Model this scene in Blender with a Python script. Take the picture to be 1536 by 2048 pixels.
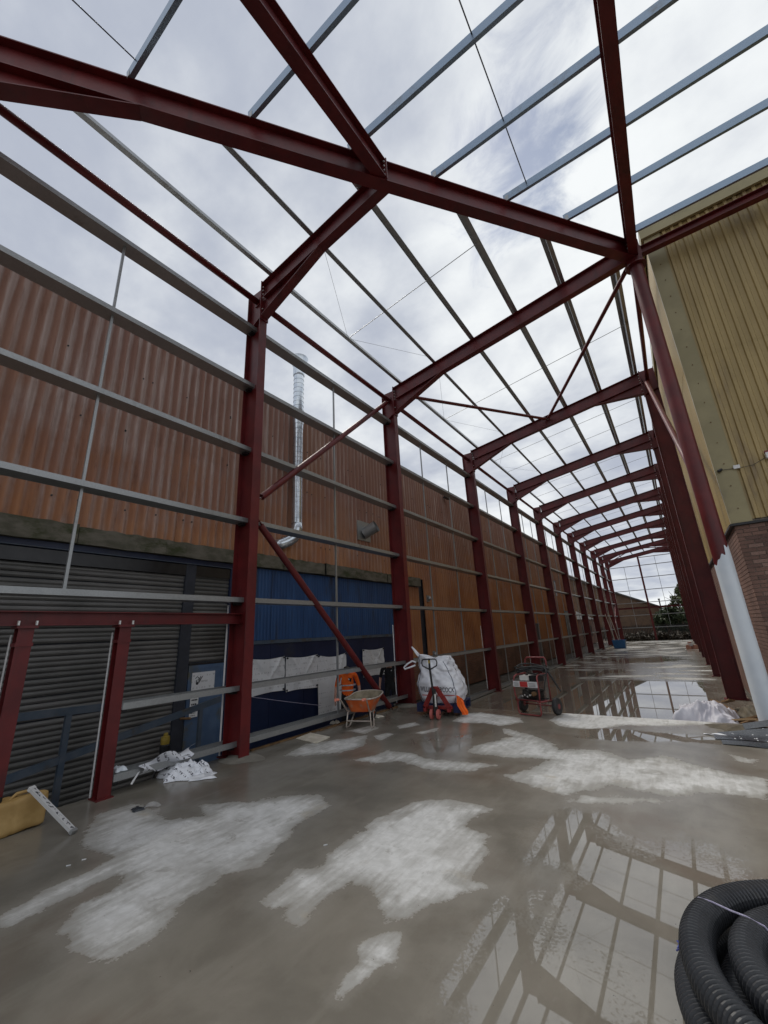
import bpy, bmesh, math, random
import numpy as np
from mathutils import noise as MN
from mathutils import Vector, Matrix

random.seed(7); rng = np.random.default_rng(7)
for o in list(bpy.data.objects): bpy.data.objects.remove(o)
scene = bpy.context.scene
COL = scene.collection

# ------------------------------------------------------------------ camera
CAMPOS = Vector((6.123, -9.870, 1.786))
YAW, PITCH, ROLL, FPX = 0.6016, 0.29358, -0.05198, 809.4
fwd = Vector((-math.sin(YAW)*math.cos(PITCH), math.cos(YAW)*math.cos(PITCH), math.sin(PITCH)))
r0 = fwd.cross(Vector((0, 0, 1))).normalized(); u0 = r0.cross(fwd)
CR = math.cos(ROLL)*r0 + math.sin(ROLL)*u0
CU = -math.sin(ROLL)*r0 + math.cos(ROLL)*u0
cd = bpy.data.cameras.new('camera'); cam = bpy.data.objects.new('camera', cd); COL.objects.link(cam)
cam.matrix_world = Matrix(((CR.x, CU.x, -fwd.x, CAMPOS.x), (CR.y, CU.y, -fwd.y, CAMPOS.y),
                           (CR.z, CU.z, -fwd.z, CAMPOS.z), (0, 0, 0, 1)))
cd.sensor_fit = 'HORIZONTAL'; cd.sensor_width = 36.0; cd.lens = 36.0*FPX/1536
cd.clip_start = 0.05; cd.clip_end = 3000
scene.camera = cam

def ray(u, v): return CR*((u-768)/FPX) - CU*((v-1024)/FPX) + fwd

# ------------------------------------------------------------------ world, sun, exposure
SUN_EL, SUN_DIR = 56.0, Vector((-0.93, 0.36, 0)).normalized()
world = bpy.data.worlds.new('World'); scene.world = world; world.use_nodes = True
WNT = world.node_tree
for n in list(WNT.nodes): WNT.nodes.remove(n)

def N(nt, t, ins=None, **props):
    n = nt.nodes.new(t)
    for k, v in props.items(): setattr(n, k, v)
    for k, v in (ins or {}).items():
        s = n.inputs[k]
        if isinstance(v, bpy.types.NodeSocket): nt.links.new(v, s)
        else: s.default_value = v
    return n
def MA(nt, op, a, b=0.0, c=None, clamp=False):
    ins = {0: a, 1: b}
    if c is not None: ins[2] = c
    return N(nt, 'ShaderNodeMath', ins, operation=op, use_clamp=clamp).outputs[0]
def c4(c): return (c[0], c[1], c[2], 1.0)
def MIX(nt, f, a, b, mode='MIX'):
    n = nt.nodes.new('ShaderNodeMix'); n.data_type = 'RGBA'; n.blend_type = mode
    for idx, v in ((0, f), (6, a), (7, b)):
        s = n.inputs[idx]
        if isinstance(v, bpy.types.NodeSocket): nt.links.new(v, s)
        elif idx == 0: s.default_value = v
        else: s.default_value = c4(v)
    return n.outputs[2]
def NOISE(nt, vec, scale, detail=4, rough=.55, dist=0):
    return N(nt, 'ShaderNodeTexNoise', {'Vector': vec, 'Scale': scale, 'Detail': detail, 'Roughness': rough, 'Distortion': dist}).outputs['Fac']
def MR(nt, v, a, b, c=0., d=1.): 
    return N(nt, 'ShaderNodeMapRange', {0: v, 1: a, 2: b, 3: c, 4: d}, interpolation_type='SMOOTHSTEP').outputs[0]
def VSCALE(nt, vec, s):
    return N(nt, 'ShaderNodeVectorMath', {0: vec, 1: s}, operation='MULTIPLY').outputs[0]

sky = N(WNT, 'ShaderNodeTexSky', sky_type='NISHITA', sun_disc=False, sun_elevation=math.radians(SUN_EL),
        sun_rotation=math.atan2(SUN_DIR.x, SUN_DIR.y), altitude=60, air_density=1.0, dust_density=2.0, ozone_density=1.0)
tc = N(WNT, 'ShaderNodeTexCoord').outputs['Generated']
sep = N(WNT, 'ShaderNodeSeparateXYZ', {0: tc})
zz = MA(WNT, 'ADD', MA(WNT, 'MAXIMUM', sep.outputs[2], 0.0), 0.22)
cx = MA(WNT, 'DIVIDE', sep.outputs[0], zz); cy = MA(WNT, 'DIVIDE', sep.outputs[1], zz)
cp = N(WNT, 'ShaderNodeCombineXYZ', {0: cx, 1: cy, 2: 0.37}).outputs[0]
big = NOISE(WNT, cp, 1.25, 7, .54, .08)
fine = NOISE(WNT, VSCALE(WNT, cp, (1, 1.2, 1)), 3.6, 8, .56, .12)
den = MA(WNT, 'ADD', MA(WNT, 'MULTIPLY', big, .66), MA(WNT, 'MULTIPLY', fine, .34))
bright = MR(WNT, den, .38, .66)
cloud = MIX(WNT, bright, (4.0, 4.35, 5.15), (8.0, 8.25, 8.35))
gap = MR(WNT, NOISE(WNT, VSCALE(WNT, cp, (1, 1, 1)), 1.05, 6, .58, .3), .335, .265)
gd = ray(1045, 320).normalized()
dv = N(WNT, 'ShaderNodeVectorMath', {0: tc, 1: tuple(gd)}, operation='DISTANCE').outputs['Value']
gap2 = MR(WNT, MA(WNT, 'ADD', dv, MA(WNT, 'MULTIPLY', MA(WNT, 'SUBTRACT', NOISE(WNT, cp, 6.5, 7, .62, .6), .5), .42)), .17, .02)
skyc = MIX(WNT, MA(WNT, 'MULTIPLY', MA(WNT, 'MAXIMUM', gap, gap2), .8), cloud, sky.outputs[0])
bg = N(WNT, 'ShaderNodeBackground', {'Color': skyc, 'Strength': 0.10})
wo = N(WNT, 'ShaderNodeOutputWorld', {0: bg.outputs[0]})

sl = bpy.data.lights.new('sun', 'SUN'); sl.energy = 2.0; sl.angle = math.radians(22); sl.color = (1.0, .95, .86)
so = bpy.data.objects.new('sun', sl); COL.objects.link(so)
sv = Vector((SUN_DIR.x*math.cos(math.radians(SUN_EL)), SUN_DIR.y*math.cos(math.radians(SUN_EL)), math.sin(math.radians(SUN_EL))))
so.rotation_euler = sv.to_track_quat('Z', 'Y').to_euler(); so.location = (-20, 8, 30)

vs = scene.view_settings
vs.view_transform = 'Standard'; vs.look = 'None'; vs.gamma = 1.0; vs.exposure = 0.22; vs.use_curve_mapping = False
scene.render.engine = 'CYCLES'

# ------------------------------------------------------------------ pixel -> place (photo is 1536 x 2048)
def on_z(u, v, z=0.):
    d = ray(u, v); return CAMPOS + d*((z-CAMPOS.z)/d.z)
def on_x(u, v, x=0.):
    d = ray(u, v); return CAMPOS + d*((x-CAMPOS.x)/d.x)
def on_y(u, v, y=0.):
    d = ray(u, v); return CAMPOS + d*((y-CAMPOS.y)/d.y)

# ------------------------------------------------------------------ mesh helpers
def absroot(o):
    while o is not None:
        if o.get('_abs'): return o.matrix_world.translation
        o = o.parent
    return Vector((0,0,0))
class MB:
    def __init__(s): s.v = []; s.f = []; s.m = []
    def add(s, vs_, fs, mi=0):
        o = len(s.v); s.v += [tuple(p) for p in vs_]; s.f += [tuple(i+o for i in f) for f in fs]; s.m += [mi]*len(fs); return s
    def box(s, x0, x1, y0, y1, z0, z1, mi=0):
        return s.add([(x0,y0,z0),(x1,y0,z0),(x1,y1,z0),(x0,y1,z0),(x0,y0,z1),(x1,y0,z1),(x1,y1,z1),(x0,y1,z1)],
                     [(0,3,2,1),(4,5,6,7),(0,1,5,4),(1,2,6,5),(2,3,7,6),(3,0,4,7)], mi)
    def frame(s, p0, p1, up):
        t = (Vector(p1)-Vector(p0)).normalized(); side = t.cross(Vector(up)).normalized(); return side, side.cross(t).normalized()
    def prism(s, prof, p0, p1, up=(0,0,1), mi=0, cap=True):
        p0 = Vector(p0); p1 = Vector(p1); a, b = s.frame(p0, p1, up); n = len(prof)
        vs_ = [p0+a*q[0]+b*q[1] for q in prof]+[p1+a*q[0]+b*q[1] for q in prof]
        fs = [(i, (i+1)%n, n+(i+1)%n, n+i) for i in range(n)]
        if cap: fs += [tuple(range(n-1, -1, -1)), tuple(range(n, 2*n))]
        return s.add(vs_, fs, mi)
    def bar(s, p0, p1, w, h, up=(0,0,1), mi=0):
        return s.prism([(-w/2,-h/2),(w/2,-h/2),(w/2,h/2),(-w/2,h/2)], p0, p1, up, mi)
    def tube(s, path, r, seg=10, mi=0, closed=False, caps=True):
        P = [Vector(p) for p in path]; n = len(P); rr = r if hasattr(r, '__len__') else [r]*n
        up = Vector((0,0,1)); vs_ = []
        t0 = (P[1]-P[0]).normalized()
        if abs(t0.z) > .9: up = Vector((1,0,0))
        a = t0.cross(up).normalized()
        for i in range(n):
            if closed: t = (P[(i+1)%n]-P[i-1]).normalized()
            else: t = (P[min(i+1,n-1)]-P[max(i-1,0)]).normalized()
            a = (a - t*a.dot(t)).normalized(); b = t.cross(a)
            for k in range(seg):
                an = 2*math.pi*k/seg; vs_.append(P[i]+(a*math.cos(an)+b*math.sin(an))*rr[i])
        fs = []
        for i in range(n if closed else n-1):
            j = (i+1)%n
            for k in range(seg):
                k2 = (k+1)%seg; fs.append((i*seg+k, i*seg+k2, j*seg+k2, j*seg+k))
        if caps and not closed: fs += [tuple(range(seg-1,-1,-1)), tuple((n-1)*seg+k for k in range(seg))]
        return s.add(vs_, fs, mi)
    def lathe(s, c, prof, seg=20, axis='z', mi=0):
        c = Vector(c); vs_ = []
        for r, h in prof:
            for k in range(seg):
                an = 2*math.pi*k/seg; x, y = r*math.cos(an), r*math.sin(an)
                vs_.append(c+(Vector((x,y,h)) if axis == 'z' else Vector((h,x,y)) if axis == 'x' else Vector((x,h,y))))
        n = len(prof); fs = []
        for i in range(n-1):
            for k in range(seg):
                k2 = (k+1)%seg; fs.append((i*seg+k, i*seg+k2, (i+1)*seg+k2, (i+1)*seg+k))
        fs += [tuple(range(seg-1,-1,-1)), tuple((n-1)*seg+k for k in range(seg))]
        return s.add(vs_, fs, mi)
    def grid(s, fn, nu, nv, mi=0):
        vs_ = [fn(i/nu, j/nv) for j in range(nv+1) for i in range(nu+1)]
        fs = [(j*(nu+1)+i, j*(nu+1)+i+1, (j+1)*(nu+1)+i+1, (j+1)*(nu+1)+i) for j in range(nv) for i in range(nu)]
        return s.add(vs_, fs, mi)
    def build(s, name, mats, parent=None, smooth=False, label=None, cat=None, group=None, kind=None, loc=None, fixn=True):
        me = bpy.data.meshes.new(name)
        L = Vector(loc) if loc is not None else absroot(parent)
        me.from_pydata([tuple(Vector(v)-L) for v in s.v], [], s.f)
        if not isinstance(mats, (list, tuple)): mats = [mats]
        for m in mats: me.materials.append(m)
        if len(mats) > 1: me.polygons.foreach_set('material_index', s.m)
        if fixn:
            b = bmesh.new(); b.from_mesh(me); bmesh.ops.recalc_face_normals(b, faces=b.faces); b.to_mesh(me); b.free()
        if smooth: me.polygons.foreach_set('use_smooth', [True]*len(me.polygons))
        me.update()
        return link(name, me, parent, loc, label, cat, group, kind)
def link(name, me, parent=None, loc=None, label=None, cat=None, group=None, kind=None):
    o = bpy.data.objects.new(name, me); COL.objects.link(o)
    if parent: o.parent = parent
    if loc is not None: o.location = Vector(loc) - (parent.matrix_world.translation if parent and parent.get('_abs') else Vector((0,0,0)))
    tag(o, label, cat, group, kind); return o
def tag(o, label=None, cat=None, group=None, kind=None):
    if label: o['label'] = label
    if cat: o['category'] = cat
    if group: o['group'] = group
    if kind: o['kind'] = kind
    return o
def thing(name, loc, label, cat, group=None, rz=0, absolute=True):
    """Empty at the base of a thing; absolute: its parts are written in place coordinates."""
    e = bpy.data.objects.new(name, None); COL.objects.link(e)
    e.empty_display_size = .1
    e.location = loc; e.rotation_euler = (0,0,rz)
    e.matrix_world = Matrix.Translation(Vector(loc)) @ Matrix.Rotation(rz, 4, 'Z')
    if absolute: e['_abs'] = 1
    return tag(e, label, cat, group)
def smooth_by_angle(o, deg=40):
    me = o.data; b = bmesh.new(); b.from_mesh(me)
    for f in b.faces: f.smooth = True
    for e in b.edges:
        if len(e.link_faces) == 2 and e.calc_face_angle(0) > math.radians(deg): e.smooth = False
    b.to_mesh(me); b.free()

ORD = ['first','second','third','fourth','fifth','sixth','seventh','eighth','ninth','tenth','eleventh','twelfth','thirteenth']

# ------------------------------------------------------------------ materials
def newmat(name):
    m = bpy.data.materials.new(name); m.use_nodes = True; nt = m.node_tree
    return m, nt, nt.nodes['Principled BSDF']
def POS(nt): return N(nt, 'ShaderNodeNewGeometry').outputs['Position']
def OBJ(nt): return N(nt, 'ShaderNodeTexCoord').outputs['Object']
def BUMP(nt, b, h, strength, dist=.02):
    nt.links.new(N(nt, 'ShaderNodeBump', {'Height': h, 'Strength': strength, 'Distance': dist}).outputs[0], b.inputs['Normal'])
def setp(nt, b, col=None, rough=None, metal=None, ior=None):
    for k, v in (('Base Color', col), ('Roughness', rough), ('Metallic', metal), ('IOR', ior)):
        if v is None: continue
        if isinstance(v, bpy.types.NodeSocket): nt.links.new(v, b.inputs[k])
        else: b.inputs[k].default_value = c4(v) if k == 'Base Color' else v
def simple(name, c1, c2, rough=.6, metal=0., scale=6., detail=5, lo=.35, hi=.65, bump=0., bscale=40., stretch=(1,1,1), dirt=None, rvar=.1, coords='pos'):
    m, nt, b = newmat(name); p = VSCALE(nt, POS(nt) if coords == 'pos' else OBJ(nt), stretch)
    f = MR(nt, NOISE(nt, p, scale, detail), lo, hi)
    col = MIX(nt, f, c1, c2)
    if dirt: col = MIX(nt, MR(nt, NOISE(nt, p, scale*.45, 8, .65), dirt[1], dirt[1]+.16), col, dirt[0])
    r = MA(nt, 'ADD', rough-rvar/2, MA(nt, 'MULTIPLY', NOISE(nt, p, scale*2.3, 4), rvar))
    setp(nt, b, col, r, metal)
    if bump: BUMP(nt, b, NOISE(nt, p, bscale, 5), bump, .01)
    return m

M = {}
def redsteel():
    m, nt, b = newmat('red_oxide_paint'); p = POS(nt)
    col = MIX(nt, MR(nt, NOISE(nt, p, 2.6, 6, .6), .3, .7), (.088,.006,.0078), (.135,.010,.011))
    col = MIX(nt, MA(nt, 'MULTIPLY', MR(nt, NOISE(nt, VSCALE(nt, p, (3, 3, .5)), 1.6, 7, .65), .52, .72), .6), col, (.05,.009,.010))
    col = MIX(nt, MA(nt, 'MULTIPLY', MR(nt, NOISE(nt, VSCALE(nt, p, (6, 6, .9)), 2.4, 8, .7), .60, .72), .35), col, (.20,.065,.055))
    col = MIX(nt, MR(nt, NOISE(nt, p, 19, 5, .7), .69, .73), col, (.17,.075,.065))
    setp(nt, b, col, MA(nt, 'ADD', .34, MA(nt, 'MULTIPLY', NOISE(nt, p, 5, 5), .2)), 0.)
    BUMP(nt, b, NOISE(nt, p, 70, 4), .05, .008); return m
M['red'] = redsteel()
M['red_bright'] = simple('fresh_red_paint', (.36,.055,.04), (.42,.075,.055), .45, 0, 6)
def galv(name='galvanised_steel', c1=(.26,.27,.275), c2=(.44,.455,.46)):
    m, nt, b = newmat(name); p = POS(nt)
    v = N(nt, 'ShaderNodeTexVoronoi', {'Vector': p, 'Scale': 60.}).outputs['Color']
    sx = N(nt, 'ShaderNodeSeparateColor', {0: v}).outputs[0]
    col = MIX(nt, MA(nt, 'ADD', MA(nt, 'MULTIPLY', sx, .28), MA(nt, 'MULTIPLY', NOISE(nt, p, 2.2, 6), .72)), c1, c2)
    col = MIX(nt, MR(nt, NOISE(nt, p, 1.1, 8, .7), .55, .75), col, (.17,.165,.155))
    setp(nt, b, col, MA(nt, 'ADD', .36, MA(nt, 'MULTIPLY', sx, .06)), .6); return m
M['galv'] = galv(); M['galv_sky_tint'] = galv('sky_tinted_galvanised_steel', (.22,.29,.38), (.34,.43,.54))  # second steel has the blue of reflected sky put into its colour
M['duct'] = simple('spiral_duct_steel', (.55,.60,.66), (.68,.72,.76), .25, .95, 5)
M['zincbolt'] = simple('zinc_bolts', (.62,.62,.6), (.8,.8,.78), .35, .7, 30)
def rusty():
    m, nt, b = newmat('weathered_corrugated_sheet'); p = POS(nt)
    s = N(nt, 'ShaderNodeSeparateXYZ', {0: p}); y, z = s.outputs[1], s.outputs[2]
    wave = MA(nt, 'SINE', MA(nt, 'MULTIPLY', y, 2*math.pi/RP))
    streak = NOISE(nt, VSCALE(nt, p, (1, 5.0, .35)), 1.6, 6, .6)
    blot = NOISE(nt, VSCALE(nt, p, (1, .8, 1.4)), 1.1, 7, .6)
    # weathering: old lilac-grey paint survives high up, rust lower down
    hgt = MR(nt, MA(nt, 'ADD', z, MA(nt, 'MULTIPLY', MA(nt, 'SUBTRACT', blot, .5), 5.0)), 2.2, 7.0)
    rust = MIX(nt, streak, (.34,.125,.030), (.15,.054,.02))
    rust = MIX(nt, MR(nt, NOISE(nt, p, .8, 4), .35, .7), rust, (.33,.145,.05))
    rust = MIX(nt, MA(nt, 'MULTIPLY', hgt, .8), rust, MIX(nt, streak, (.19,.085,.062), (.09,.042,.036)))
    paint = MIX(nt, blot, (.31,.24,.22), (.50,.44,.43))
    crest = MR(nt, MA(nt, 'ADD', wave, MA(nt, 'MULTIPLY', MA(nt, 'SUBTRACT', streak, .5), 5.0)), -.9, 1.2)
    keep = MA(nt, 'MULTIPLY', MA(nt, 'ADD', MA(nt, 'MULTIPLY', hgt, .72), .28), MA(nt, 'ADD', MA(nt, 'MULTIPLY', crest, .85), .15), clamp=True)
    col = MIX(nt, keep, rust, paint)
    dark = MR(nt, NOISE(nt, VSCALE(nt, p, (1, 4, .5)), 2.7, 7, .65), .56, .74)
    col = MIX(nt, MA(nt, 'MULTIPLY', dark, .55), col, (.085,.035,.024))
    rnd = N(nt, 'ShaderNodeObjectInfo').outputs['Random']
    col = MIX(nt, MA(nt, 'MULTIPLY', rnd, .42), col, MIX(nt, .5, col, (.12,.05,.022)))
    col = MIX(nt, MA(nt, 'MULTIPLY', MR(nt, rnd, .55, .95), .14), col, (.36,.2,.11))
    col = MIX(nt, 1.0, col, (1.38, 1.34, 1.30), 'MULTIPLY')
    setp(nt, b, col, .72, 0.); BUMP(nt, b, NOISE(nt, p, 45, 5), .15, .005); return m
RP = 0.19      # corrugation pitch of the old sheets
M['rusty'] = rusty()
M['lintel'] = simple('mossy_concrete', (.09,.085,.06), (.16,.145,.115), .85, 0, 3, 8, .35, .65, .5, 22, (1,1,2.2), dirt=((.045,.052,.02), .5))
M['darkrec'] = simple('dark_painted_steel', (.02,.024,.035), (.032,.036,.05), .6, 0, 4)
M['shutter'] = simple('grey_shutter_steel', (.105,.105,.10), (.175,.17,.165), .45, .35, 1.6, 8, .3, .7, .05, 30, (1,.6,1), dirt=((.07,.065,.06), .54))
M['bluedoor'] = simple('blue_painted_steel', (.012,.052,.155), (.022,.078,.21), .45, 0, 1.7, 7, .3, .7, .04, 30, (1,3,.5), dirt=((.02,.03,.055), .53))
M['navy'] = simple('navy_painted_steel', (.006,.013,.045), (.010,.020,.062), .45, 0, 1.6, 7, .3, .7, dirt=((.025,.03,.045), .57))
M['oldblue'] = simple('scuffed_blue_door', (.055,.10,.19), (.085,.14,.235), .55, 0, 3.2, 8, .3, .7, .06, 30, dirt=((.11,.10,.055), .53))
M['railblue'] = simple('worn_blue_rail', (.05,.075,.11), (.08,.10,.13), .6, 0, 5, 8, dirt=((.07,.06,.05), .52))
def banner_mat():
    m, nt, b = newmat('white_banner_sheet'); p = POS(nt); s = N(nt, 'ShaderNodeSeparateXYZ', {0: p})
    # faint washed-out print in lines
    row = MR(nt, MA(nt, 'SINE', MA(nt, 'MULTIPLY', s.outputs[2], 2*math.pi/.115)), .45, .7)
    word = MR(nt, NOISE(nt, VSCALE(nt, p, (1, 26, 8.7)), 1.0, 2), .5, .56)
    area = MR(nt, NOISE(nt, VSCALE(nt, p, (1, 1.5, 3)), 1.3, 2), .42, .5)
    f = MA(nt, 'MULTIPLY', MA(nt, 'MULTIPLY', row, word), MA(nt, 'MULTIPLY', area, .38))
    col = MIX(nt, f, MIX(nt, NOISE(nt, p, 2.5, 6), (.60,.61,.63), (.76,.77,.79)), (.2,.2,.22))
    setp(nt, b, col, .5); return m
M['banner'] = banner_mat()
M['whiteplastic'] = simple('white_plastic_film', (.70,.72,.76), (.84,.85,.88), .3, 0, 8)
M['printfilm'] = None
M['bag'] = simple('woven_white_bag', (.66,.67,.72), (.78,.79,.83), .6, 0, 7, 5, .3, .7, .12, 120)
M['bagdirty'] = simple('grubby_white_bag', (.46,.45,.50), (.64,.63,.68), .55, 0, 3, 7, .3, .7, .12, 90, dirt=((.38,.34,.30), .6))
M['blackprint'] = simple('black_print', (.02,.02,.025), (.03,.03,.04), .6)
M['redprint'] = simple('red_print', (.45,.03,.03), (.5,.05,.04), .6)
M['blacksteel'] = simple('black_steel', (.014,.014,.016), (.025,.025,.027), .4, .2, 20)
M['rubber'] = simple('black_rubber', (.014,.014,.015), (.03,.03,.031), .65, 0, 12)
M['truckred'] = simple('pallet_truck_red', (.19,.015,.015), (.26,.022,.02), .4, 0, 9, dirt=((.14,.03,.025), .58))
M['wheelred'] = simple('polyurethane_red', (.42,.10,.09), (.48,.13,.11), .5, 0, 9)
M['palletblue'] = simple('blue_pallet_paint', (.006,.012,.055), (.012,.02,.08), .7, 0, 6, dirt=((.05,.045,.05), .58))
M['barrow'] = simple('orange_barrow_paint', (.50,.085,.015), (.60,.13,.03), .55, 0, 5, 7, dirt=((.34,.25,.17), .52))
M['mortar'] = simple('dried_mortar', (.17,.14,.095), (.26,.22,.155), .9, 0, 6, 8, .35, .65, .4, 30)
M['paleframe'] = simple('zinc_barrow_tube', (.42,.36,.31), (.55,.50,.45), .45, .4, 14)
M['grip'] = simple('pink_rubber_grip', (.72,.20,.13), (.8,.28,.2), .6)
M['hivis'] = simple('orange_hi_vis_cloth', (.95,.13,.01), (1.0,.19,.02), .75, 0, 5, bump=.2, bscale=18)
M['reflective'] = simple('grey_reflective_tape', (.45,.46,.48), (.6,.6,.62), .4)
M['darkcloth'] = simple('black_cloth', (.010,.010,.012), (.02,.02,.023), .85, 0, 6)
M['skin'] = simple('skin_tone', (.42,.22,.16), (.50,.28,.21), .5, 0, 12)
M['hair'] = simple('dark_hair', (.018,.013,.010), (.035,.026,.02), .6, 0, 60)
M['engine'] = simple('oily_engine', (.02,.02,.02), (.06,.055,.05), .45, .5, 25)
M['whitetank'] = simple('white_fuel_tank', (.62,.60,.56), (.74,.73,.70), .4)
M['washred'] = simple('washer_red_tube', (.17,.025,.028), (.24,.04,.04), .45, 0, 10, dirt=((.12,.05,.045), .56))
M['yellowfoam'] = simple('yellow_plastic_can', (.36,.225,.075), (.47,.31,.12), .6, 0, 5, 7, bump=.1, bscale=25, dirt=((.30,.19,.06), .54))
M['timber'] = simple('pale_timber', (.36,.23,.12), (.48,.33,.18), .75, 0, 4, 7, .3, .7, .1, 40, (1,1,6))
M['oldtimber'] = simple('dirty_timber', (.13,.07,.03), (.22,.125,.055), .8, 0, 5, 7, dirt=((.08,.05,.03), .55))
M['soil'] = simple('wet_brown_soil', (.07,.055,.033), (.12,.095,.06), .7, 0, 7, 8, .35, .65, .6, 18)
M['hosepipe'] = simple('black_corrugated_pipe', (.022,.024,.028), (.038,.04,.045), .38, 0, 4, 8, .3, .7, dirt=((.11,.10,.085), .52), coords='obj')
M['twine'] = simple('blue_twine', (.06,.08,.30), (.12,.14,.42), .7, 0, 40)
M['twinegrey'] = simple('lilac_twine', (.30,.28,.40), (.40,.38,.5), .7, 0, 40)
M['darkfilm'] = simple('dark_grey_membrane', (.03,.035,.042), (.05,.055,.064), .28, 0, 5)
M['foil'] = simple('crumpled_foil', (.7,.7,.72), (.85,.85,.86), .2, .8, 20)
M['bluebin'] = simple('blue_plastic', (.015,.09,.24), (.02,.12,.30), .45)
M['paper'] = simple('soggy_board', (.52,.47,.38), (.68,.63,.54), .8, 0, 6, dirt=((.36,.31,.24), .58))
M['cream'] = simple('cream_cladding', (.34,.245,.095), (.43,.315,.13), .42, 0, 1.2, 7, .3, .7, .02, 30, (2,2,.5), dirt=((.20,.14,.07), .52))
M['creamtrim'] = simple('cream_flashing', (.27,.23,.115), (.33,.28,.145), .4, 0, 1.5, 6, dirt=((.2,.165,.09), .56))
M['brick'] = simple('brown_facing_brick', (.135,.075,.058), (.205,.115,.088), .8, 0, 1.3, 6, .35, .65, .4, 60, dirt=((.13,.07,.06), .57))
M['brick2'] = simple('dark_facing_brick', (.11,.062,.05), (.155,.088,.07), .8, 0, 1.9, 6, .35, .65, .4, 60)
M['brick3'] = simple('pink_facing_brick', (.20,.12,.095), (.26,.16,.13), .8, 0, 1.9, 6, .35, .65, .4, 60)
M['mortarjoint'] = simple('brick_mortar', (.17,.145,.12), (.25,.215,.18), .9, 0, 8)
def farbrick(name, a, bcol, mort):
    m, nt, b = newmat(name); p = POS(nt); s = N(nt, 'ShaderNodeSeparateXYZ', {0: p})
    v = N(nt, 'ShaderNodeCombineXYZ', {0: MA(nt, 'ADD', s.outputs[0], s.outputs[1]), 1: s.outputs[2], 2: 0.}).outputs[0]
    br = N(nt, 'ShaderNodeTexBrick', {'Vector': v, 'Color1': c4(a), 'Color2': c4(bcol), 'Mortar': c4(mort), 'Scale': 1.0, 'Mortar Size': .009,
                                      'Brick Width': .225, 'Row Height': .075})
    col = MIX(nt, MR(nt, NOISE(nt, p, 1.2, 7), .4, .75), br.outputs[0], (.08,.05,.035))
    setp(nt, b, col, .85); BUMP(nt, b, br.outputs['Fac'], -.4, .01); return m
M['farbrick'] = farbrick('old_brickwork', (.16,.062,.038), (.23,.10,.06), (.14,.115,.09))
M['tanbrick'] = farbrick('tan_brickwork', (.12,.065,.035), (.16,.09,.05), (.12,.095,.07))
M['slate'] = simple('dark_roof', (.05,.048,.045), (.085,.08,.075), .7, 0, 3)
M['fence'] = simple('weathered_fence_steel', (.02,.02,.02), (.04,.04,.04), .6, .3, 8)
M['bark'] = simple('tree_bark', (.06,.045,.032), (.10,.075,.055), .9, 0, 8)
def leafmat(name, a, b_):
    m, nt, b = newmat(name); p = POS(nt)
    setp(nt, b, MIX(nt, MR(nt, NOISE(nt, p, 3, 5), .3, .7), a, b_), .6); return m
M['leaf'] = leafmat('tree_leaves', (.045,.06,.018), (.10,.115,.04))
M['ivy'] = leafmat('dark_leaves', (.022,.036,.012), (.05,.07,.022))
M['brush'] = leafmat('brushwood', (.035,.027,.018), (.075,.06,.04))
M['ground'] = simple('yard_ground', (.075,.066,.055), (.13,.115,.095), .85, 0, 1.6, 9, .3, .7, .6, 14)
M['slabedge'] = simple('slab_concrete', (.17,.155,.13), (.25,.235,.2), .85, 0, 3, 8, .3, .7, .3, 30)
M['glassdark'] = simple('dark_opening_and_shade', (.012,.012,.014), (.02,.02,.022), .3)
M['cable'] = simple('black_cable', (.015,.015,.015), (.025,.025,.025), .5)
M['lens'] = simple('camera_housing_white', (.6,.6,.6), (.72,.72,.72), .4)
M['yellowtool'] = simple('yellow_tool_plastic', (.32,.22,.03), (.40,.29,.05), .5)
M['wrapwhite'] = simple('white_column_wrap', (.62,.68,.74), (.70,.75,.80), .35, 0, 2, 4)
M['whitestrip'] = simple('white_edge_trim', (.66,.67,.68), (.78,.78,.78), .45)
M['pinkbrick'] = simple('loose_red_brick', (.42,.19,.13), (.52,.27,.20), .8)
def film_print():
    m, nt, b = newmat('printed_white_film'); p = OBJ(nt)
    r1 = MR(nt, MA(nt, 'SINE', MA(nt, 'ADD', MA(nt, 'MULTIPLY', N(nt, 'ShaderNodeSeparateXYZ', {0: p}).outputs[1], 62.), MA(nt, 'MULTIPLY', N(nt, 'ShaderNodeSeparateXYZ', {0: p}).outputs[2], 50.))), .1, .35)
    w = MR(nt, NOISE(nt, p, 52, 1), .50, .54)
    a = MR(nt, NOISE(nt, p, 9, 2), .44, .5)
    f = MA(nt, 'MULTIPLY', MA(nt, 'MULTIPLY', r1, w), a)
    setp(nt, b, MIX(nt, f, (.78,.80,.85), (.05,.05,.07)), .3); return m
M['printfilm'] = film_print()
def staff_mat():
    m, nt, b = newmat('printed_levelling_staff'); p = OBJ(nt); s = N(nt, 'ShaderNodeSeparateXYZ', {0: p})
    n_ = MR(nt, NOISE(nt, VSCALE(nt, p, (30, 34, 1)), 1.0, 1), .53, .56)
    y = MR(nt, MA(nt, 'ABSOLUTE', s.outputs[1]), .016, .013)
    f = MA(nt, 'MULTIPLY', n_, y)
    setp(nt, b, MIX(nt, f, (.55,.55,.55), (.04,.04,.05)), .5); return m
M['staff'] = staff_mat()
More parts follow.
